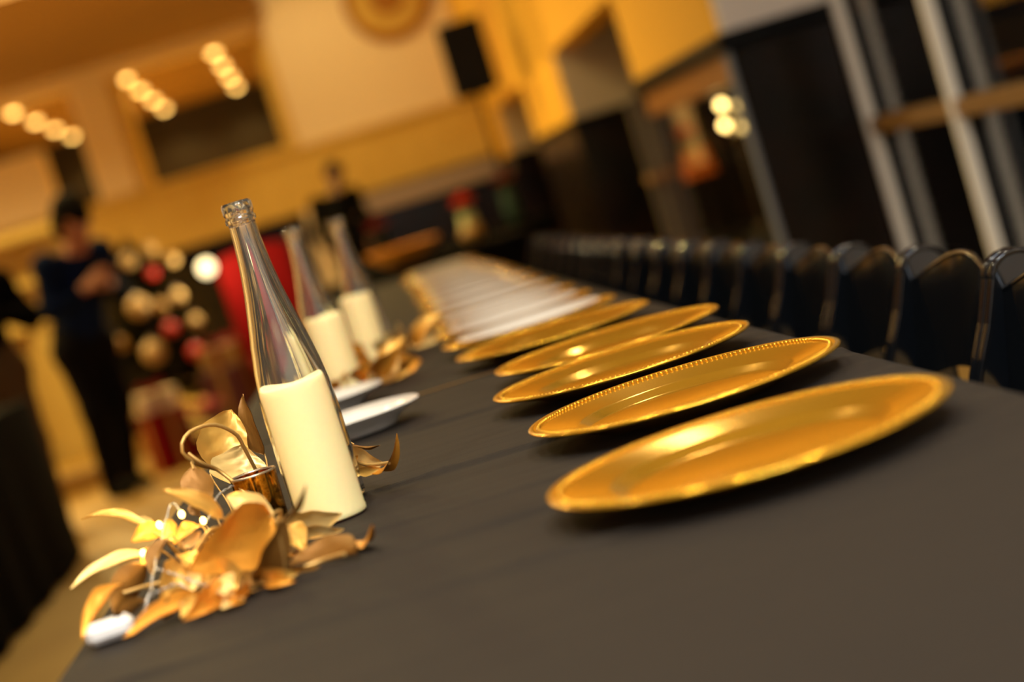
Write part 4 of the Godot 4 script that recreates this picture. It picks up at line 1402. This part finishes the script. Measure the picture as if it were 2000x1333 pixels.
func far_hall() -> void:
	# decorated tree
	var tr := thing("decorated_tree", "dark decorated tree hung with large cream baubles, between the person in navy and red chair", "tree", V(-1.49, 0, -11.95))
	var rng := RandomNumberGenerator.new()
	rng.seed = 12
	var s := Shape.new()
	s.tube([V(0, 0.02, 0), V(0, 0.8, 0), V(0.01, 1.46, 0)], [0.03, 0.022, 0.006], 8)
	part("trunk", s.mesh(), M.bark, tr)
	s = Shape.new()
	for k in 4:
		var a := TAU * k / 4 + 0.5
		s.tube([V(0, 0.10, 0), V(cos(a) * 0.2, 0.012, sin(a) * 0.2)], 0.012, 6)
	part("stand", s.mesh(), M.black_plastic, tr)
	s = Shape.new()
	for k in 260:
		var u := pow(rng.randf(), 0.8)
		var y := lerpf(0.28, 1.42, u)
		var R := lerpf(0.34, 0.05, pow(u, 1.1))
		var a := k * 2.39996
		var tip := V(cos(a) * R, y - 0.06, sin(a) * R)
		var root := V(0, y, 0)
		s.tube([root, tip], [0.006, 0.002], 4, false)
		for j in 16:
			var w := lerpf(0.25, 1.0, float(j) / 15)
			var p := root.lerp(tip, w)
			var d := V(rng.randf_range(-1, 1), rng.randf_range(-0.5, 0.7), rng.randf_range(-1, 1)).normalized() * 0.6 + (tip - root).normalized()
			s.tube([p, p + d.normalized() * 0.085], [0.009, 0.001], 3, false)
	part("foliage", s.mesh(), M.pine, tr).set_meta("kind", "stuff")
	var bl := [[V(-1.49, 0.986, -11.62), 0.070], [V(-1.48, 0.693, -11.58), 0.075], [V(-1.48, 1.276, -11.75), 0.048], [V(-1.33, 1.312, -11.8), 0.037], [V(-1.25, 0.978, -11.7), 0.040], [V(-1.22, 1.205, -11.78), 0.035], [V(-1.19, 0.80, -11.68), 0.040]]
	var bn := ["large cream bauble midway up the left of the dark tree", "largest cream bauble, low at the front of the dark tree", "cream bauble near the top left of the dark tree", "small cream bauble near the top of the dark tree", "small cream bauble midway up the right of the dark tree", "small cream bauble high on the right of the dark tree", "small cream bauble low on the right of the dark tree"]
	for k in bl.size():
		ball_thing("bauble", bn[k], "ornament", bl[k][0], bl[k][1], M.bauble, "cream baubles on the dark tree")
	ball_thing("bauble", "small red bauble high on the dark tree, above the cream ones' middle row", "ornament", V(-1.36, 1.16, -11.72), 0.035, M.red_ball)
	ball_thing("bauble", "small red bauble low in the middle of the dark tree", "ornament", V(-1.34, 0.80, -11.58), 0.045, M.red_ball)
	ball_thing("bauble", "small gold bauble in the middle of the dark tree", "ornament", V(-1.36, 0.95, -11.62), 0.04, M.paper_gold)
	ball_thing("bauble", "small gold bauble at the lower left of the dark tree", "ornament", V(-1.66, 0.80, -11.62), 0.045, M.paper_gold)
	ball_thing("bauble", "small red bauble at the right side of the dark tree", "ornament", V(-1.24, 0.62, -11.6), 0.05, M.red_ball)
	# presents and a poinsettia at its foot
	present(V(-1.50, 0, -11.22), V(0.24, 0.36, 0.22), 0.5, M.red, M.paper_gold, "tall red present with gold ribbon at the foot of the tree", false)
	present(V(-1.52, 0.362, -11.22), V(0.26, 0.12, 0.18), 0.35, M.paper_white, M.red, "cream present with red ribbon lying on the tall red present")
	present(V(-1.06, 0, -11.2), V(0.26, 0.50, 0.24), -0.3, M.red_dark, M.paper_gold, "dark red present with gold ribbon left of the red chair", false)
	present(V(-1.06, 0.502, -11.2), V(0.22, 0.13, 0.18), -0.15, M.paper_gold, M.red, "gold present with red ribbon on top of the dark red present")
	var po := thing("poinsettia", "red poinsettia with green leaves in a dark pot before the presents", "plant", V(-1.20, 0, -10.75))
	s = Shape.new()
	s.lathe([Vector2(0, 0), Vector2(0.075, 0), Vector2(0.10, 0.16), Vector2(0.108, 0.17), Vector2(0.095, 0.17), Vector2(0, 0.15)], 24)
	part("pot", s.mesh(), M.black_plastic, po)
	for k in 22:
		var a := k * 2.39996
		var el := lerpf(0.9, -0.1, k / 21.0)
		var b := V(cos(a) * 0.03, 0.20 + 0.12 * (1.0 - k / 21.0), sin(a) * 0.03)
		s = Shape.new()
		leaf_shape(s, b, b + V(cos(a), el * 0.6, sin(a)).normalized() * 0.15, 0.075, 0, 0.1, 0.15, b + V(cos(a) * 0.1, 1, sin(a) * 0.1))
		part("leaf", s.mesh(), M.red_petal if k < 12 else M.green, po)
	# red high-backed chair
	var c := thing("red_armchair", "red high-backed upholstered armchair standing behind the tall bottle", "armchair", V(-0.755, 0, -12.0))
	s = Shape.new()
	var o := PackedVector2Array()
	for p in [Vector2(-0.235, 0.40), Vector2(0.235, 0.40), Vector2(0.245, 1.08)]:
		o.append(p)
	for k in 9:
		var a := PI * k / 8
		o.append(Vector2(cos(a) * 0.235, 1.10 + 0.05 * sin(a)))
	o.append(Vector2(-0.245, 1.08))
	s.prism(o, 0.10, V(0, 0, -0.02), Vector3.RIGHT, Vector3.UP, 0.015)
	part("backrest", s.mesh(), M.red, c)
	part("seat", slab(V(-0.26, 0.28, 0.02), V(0.26, 0.46, 0.54), 0.03), M.red, c)
	for q in [-1.0, 1.0]:
		part("armrest", slab(V(q * 0.30 - 0.05, 0.22, 0.0), V(q * 0.30 + 0.05, 0.66, 0.54), 0.03), M.red, c)
		for z in [0.06, 0.48]:
			s = Shape.new()
			s.tube([V(q * 0.27, 0.0, z), V(q * 0.27, 0.24, z)], [0.016, 0.026], 8)
			part("leg", s.mesh(), M.bark, c)
	# slim floor lamp with a glowing globe
	var l := thing("floor_lamp", "slim floor lamp with a bright round globe, left of the red chair", "lamp", V(-1.022, 0, -11.62))
	s = Shape.new()
	s.lathe([Vector2(0, 0), Vector2(0.11, 0), Vector2(0.11, 0.015), Vector2(0.02, 0.03), Vector2(0, 0.03)], 24)
	part("base", s.mesh(), M.black_plastic, l)
	s = Shape.new()
	s.tube([V(0, 0.02, 0), V(0, 1.05, 0)], 0.009, 8)
	part("pole", s.mesh(), M.black_plastic, l)
	s = Shape.new()
	s.ball(V(0, 1.095, 0), 0.05, 18)
	var gm := mat(Color(1, 0.93, 0.75), 0.5)
	gm.emission_enabled = true
	gm.emission = Color(1, 0.92, 0.70)
	gm.emission_energy_multiplier = 3.5
	part("globe_bulb", s.mesh(), gm, l)
	var ol := OmniLight3D.new()
	ol.name = "light"
	l.add_child(ol, true)
	ol.position = V(0, 1.095, 0)
	ol.light_color = Color(1, 0.92, 0.70)
	ol.light_energy = 0.5
	ol.light_size = 0.045
	ol.omni_range = 40.0
	ol.omni_attenuation = 2.0
	ol.shadow_enabled = true
	# black-clothed tables
	draped_table(V(-3.4, 0.0, -8.45), V(-1.64, 0.75, -4.6), "black-clothed table at the lower left, before the person in the black jacket")
	draped_table(V(-0.35, 0.0, -12.7), V(0.95, 0.75, -11.4), "black-clothed square table holding the wooden bowl, beyond the long table")
	draped_table(V(-0.25, 0.0, -15.6), V(1.42, 0.75, -14.7), "black-clothed table carrying flowers, farthest back before the dark wainscot")
	flowers(V(0.782, 0.75, -15.0), "orange flowers in a pale green vase, middle of the far black table", M.orange_petal, M.pale_vase, 0.10, 0.19)
	flowers(V(1.145, 0.75, -15.0), "red flowers in a teal vase at the right of the far black table", M.red_petal, M.teal_vase, 0.09, 0.27)
	flowers(V(0.073, 0.75, -15.0), "low dark red flowers at the left of the far black table", M.red_petal, M.cap, 0.10, 0.20)
	var bw := thing("wooden_bowl", "wide orange-brown wooden bowl on the black table beyond the plates", "bowl", V(0.17, 0.752, -11.9))
	s = Shape.new()
	s.lathe([Vector2(0, 0), Vector2(0.10, 0), Vector2(0.12, 0.012), Vector2(0.20, 0.06), Vector2(0.245, 0.115), Vector2(0.235, 0.118), Vector2(0.19, 0.07), Vector2(0.11, 0.022), Vector2(0, 0.018)], 40)
	part("bowl_body", s.mesh(), M.wood, bw)
	var fr := thing("orange_fruit", "round yellow-orange gourd on the right of the wooden bowl's table", "gourd", V(0.62, 0.752, -11.9))
	s = Shape.new()
	var P := []
	for i in 13:
		var a := PI * i / 12
		var row := []
		for k in 40:
			var t := TAU * k / 40
			var r := 0.075 * sin(a) * (1.0 + 0.05 * cos(t * 8.0))
			row.append(V(cos(t) * r, 0.062 - 0.062 * cos(a), sin(t) * r))
		P.append(row)
	s.sheet(P, true, true)
	part("gourd_body", s.mesh(), M.paper_gold, fr)
	s = Shape.new()
	s.tube([V(0, 0.118, 0), V(0.006, 0.15, 0)], [0.010, 0.006], 6)
	part("stem", s.mesh(), M.green, fr)
	# loudspeaker on its stand
	var st := thing("speaker_stand", "black tripod stand under the loudspeaker near the back wall", "stand", V(1.22, 0, -15.9))
	s = Shape.new()
	s.tube([V(0, 0.25, 0), V(0, 1.86, 0)], [0.022, 0.018], 10)
	part("pole", s.mesh(), M.black_plastic, st)
	s = Shape.new()
	s.tube([V(0, 0.88, 0), V(0, 0.98, 0)], 0.035, 10)
	part("collar", s.mesh(), M.black_plastic, st)
	for k in 3:
		var a := TAU * k / 3 + 0.4
		s = Shape.new()
		s.tube([V(cos(a) * 0.03, 0.93, sin(a) * 0.03), V(cos(a) * 0.40, 0.014, sin(a) * 0.40)], 0.012, 8)
		part("leg", s.mesh(), M.black_plastic, st)
		s = Shape.new()
		s.tube([V(0, 0.28, 0), V(cos(a) * 0.24, 0.40, sin(a) * 0.24)], 0.008, 6)
		part("brace", s.mesh(), M.black_plastic, st)
	var sp := thing("loudspeaker", "black box loudspeaker raised on a tripod stand against the orange wall", "speaker", V(1.22, 1.862, -15.9), -0.05)
	s = Shape.new()
	s.prism(PackedVector2Array([Vector2(-0.19, 0.17), Vector2(-0.13, -0.18), Vector2(0.13, -0.18), Vector2(0.19, 0.17)]), 0.62, V(0, 0.31, 0), Vector3.RIGHT, Vector3.BACK, 0.012)
	part("cabinet", s.mesh(), M.black_plastic, sp)
	part("grille", slab(V(-0.175, 0.02, 0.168), V(0.175, 0.60, 0.178), 0.004), M.cap, sp)
	# in the glazed pier: two added lamps standing in for reflections on its glass
	M.shade = mat(Color(0.90, 0.45, 0.06), 0.8)
	var g := thing("added_globe_lamp", "added lamp with four small glowing globes, standing for lights mirrored in the dark glass of the pier", "lamp", V(1.95, 0.442, -9.55))
	s = Shape.new()
	s.lathe([Vector2(0, 0), Vector2(0.06, 0), Vector2(0.06, 0.012), Vector2(0.012, 0.025), Vector2(0, 0.025)], 20)
	part("base", s.mesh(), M.silver, g)
	s = Shape.new()
	s.tube([V(0, 0.02, 0), V(0, 0.68, 0)], 0.007, 8)
	var gp := [V(0, 0.669, -0.17), V(0, 0.562, -0.235), V(0, 0.637, 0.22), V(0, 0.53, 0.17)]
	for p in gp:
		s.tube([V(0, p.y - 0.06, 0), p + V(0, -0.02, 0)], 0.005, 6)
	part("stem", s.mesh(), M.silver, g)
	for k in 4:
		var em := mat(Color(1, 0.86, 0.55), 0.5)
		em.emission_enabled = true
		em.emission = Color(1, 0.84, 0.50)
		em.emission_energy_multiplier = [22.0, 22.0, 5.0, 5.0][k]
		s = Shape.new()
		s.ball(gp[k], 0.022, 14)
		part("globe_bulb", s.mesh(), em, g)
		var q := OmniLight3D.new()
		q.name = "light"
		g.add_child(q, true)
		q.position = gp[k]
		q.light_color = Color(1, 0.84, 0.50)
		q.light_energy = [0.02, 0.02, 0.006, 0.006][k]
		q.light_size = 0.02
		q.omni_range = 20.0
		q.omni_attenuation = 2.0
		q.shadow_enabled = true
	var pk := thing("added_shade_lamp", "small unlit lamp with an orange shade, added behind the dark glass of the pier for an orange reflection", "lamp", V(1.83, 0.442, -10.2))  # added object in place of an orange blur on the glass
	s = Shape.new()
	s.lathe([Vector2(0, 0), Vector2(0.06, 0), Vector2(0.06, 0.01), Vector2(0.012, 0.03), Vector2(0.010, 0.40), Vector2(0, 0.40)], 20)
	part("base", s.mesh(), M.bark, pk)
	s = Shape.new()
	s.lathe([Vector2(0.100, 0.33), Vector2(0.070, 0.49), Vector2(0.068, 0.49), Vector2(0.098, 0.33), Vector2(0.100, 0.33)], 32)
	part("shade", s.mesh(), M.shade, pk)
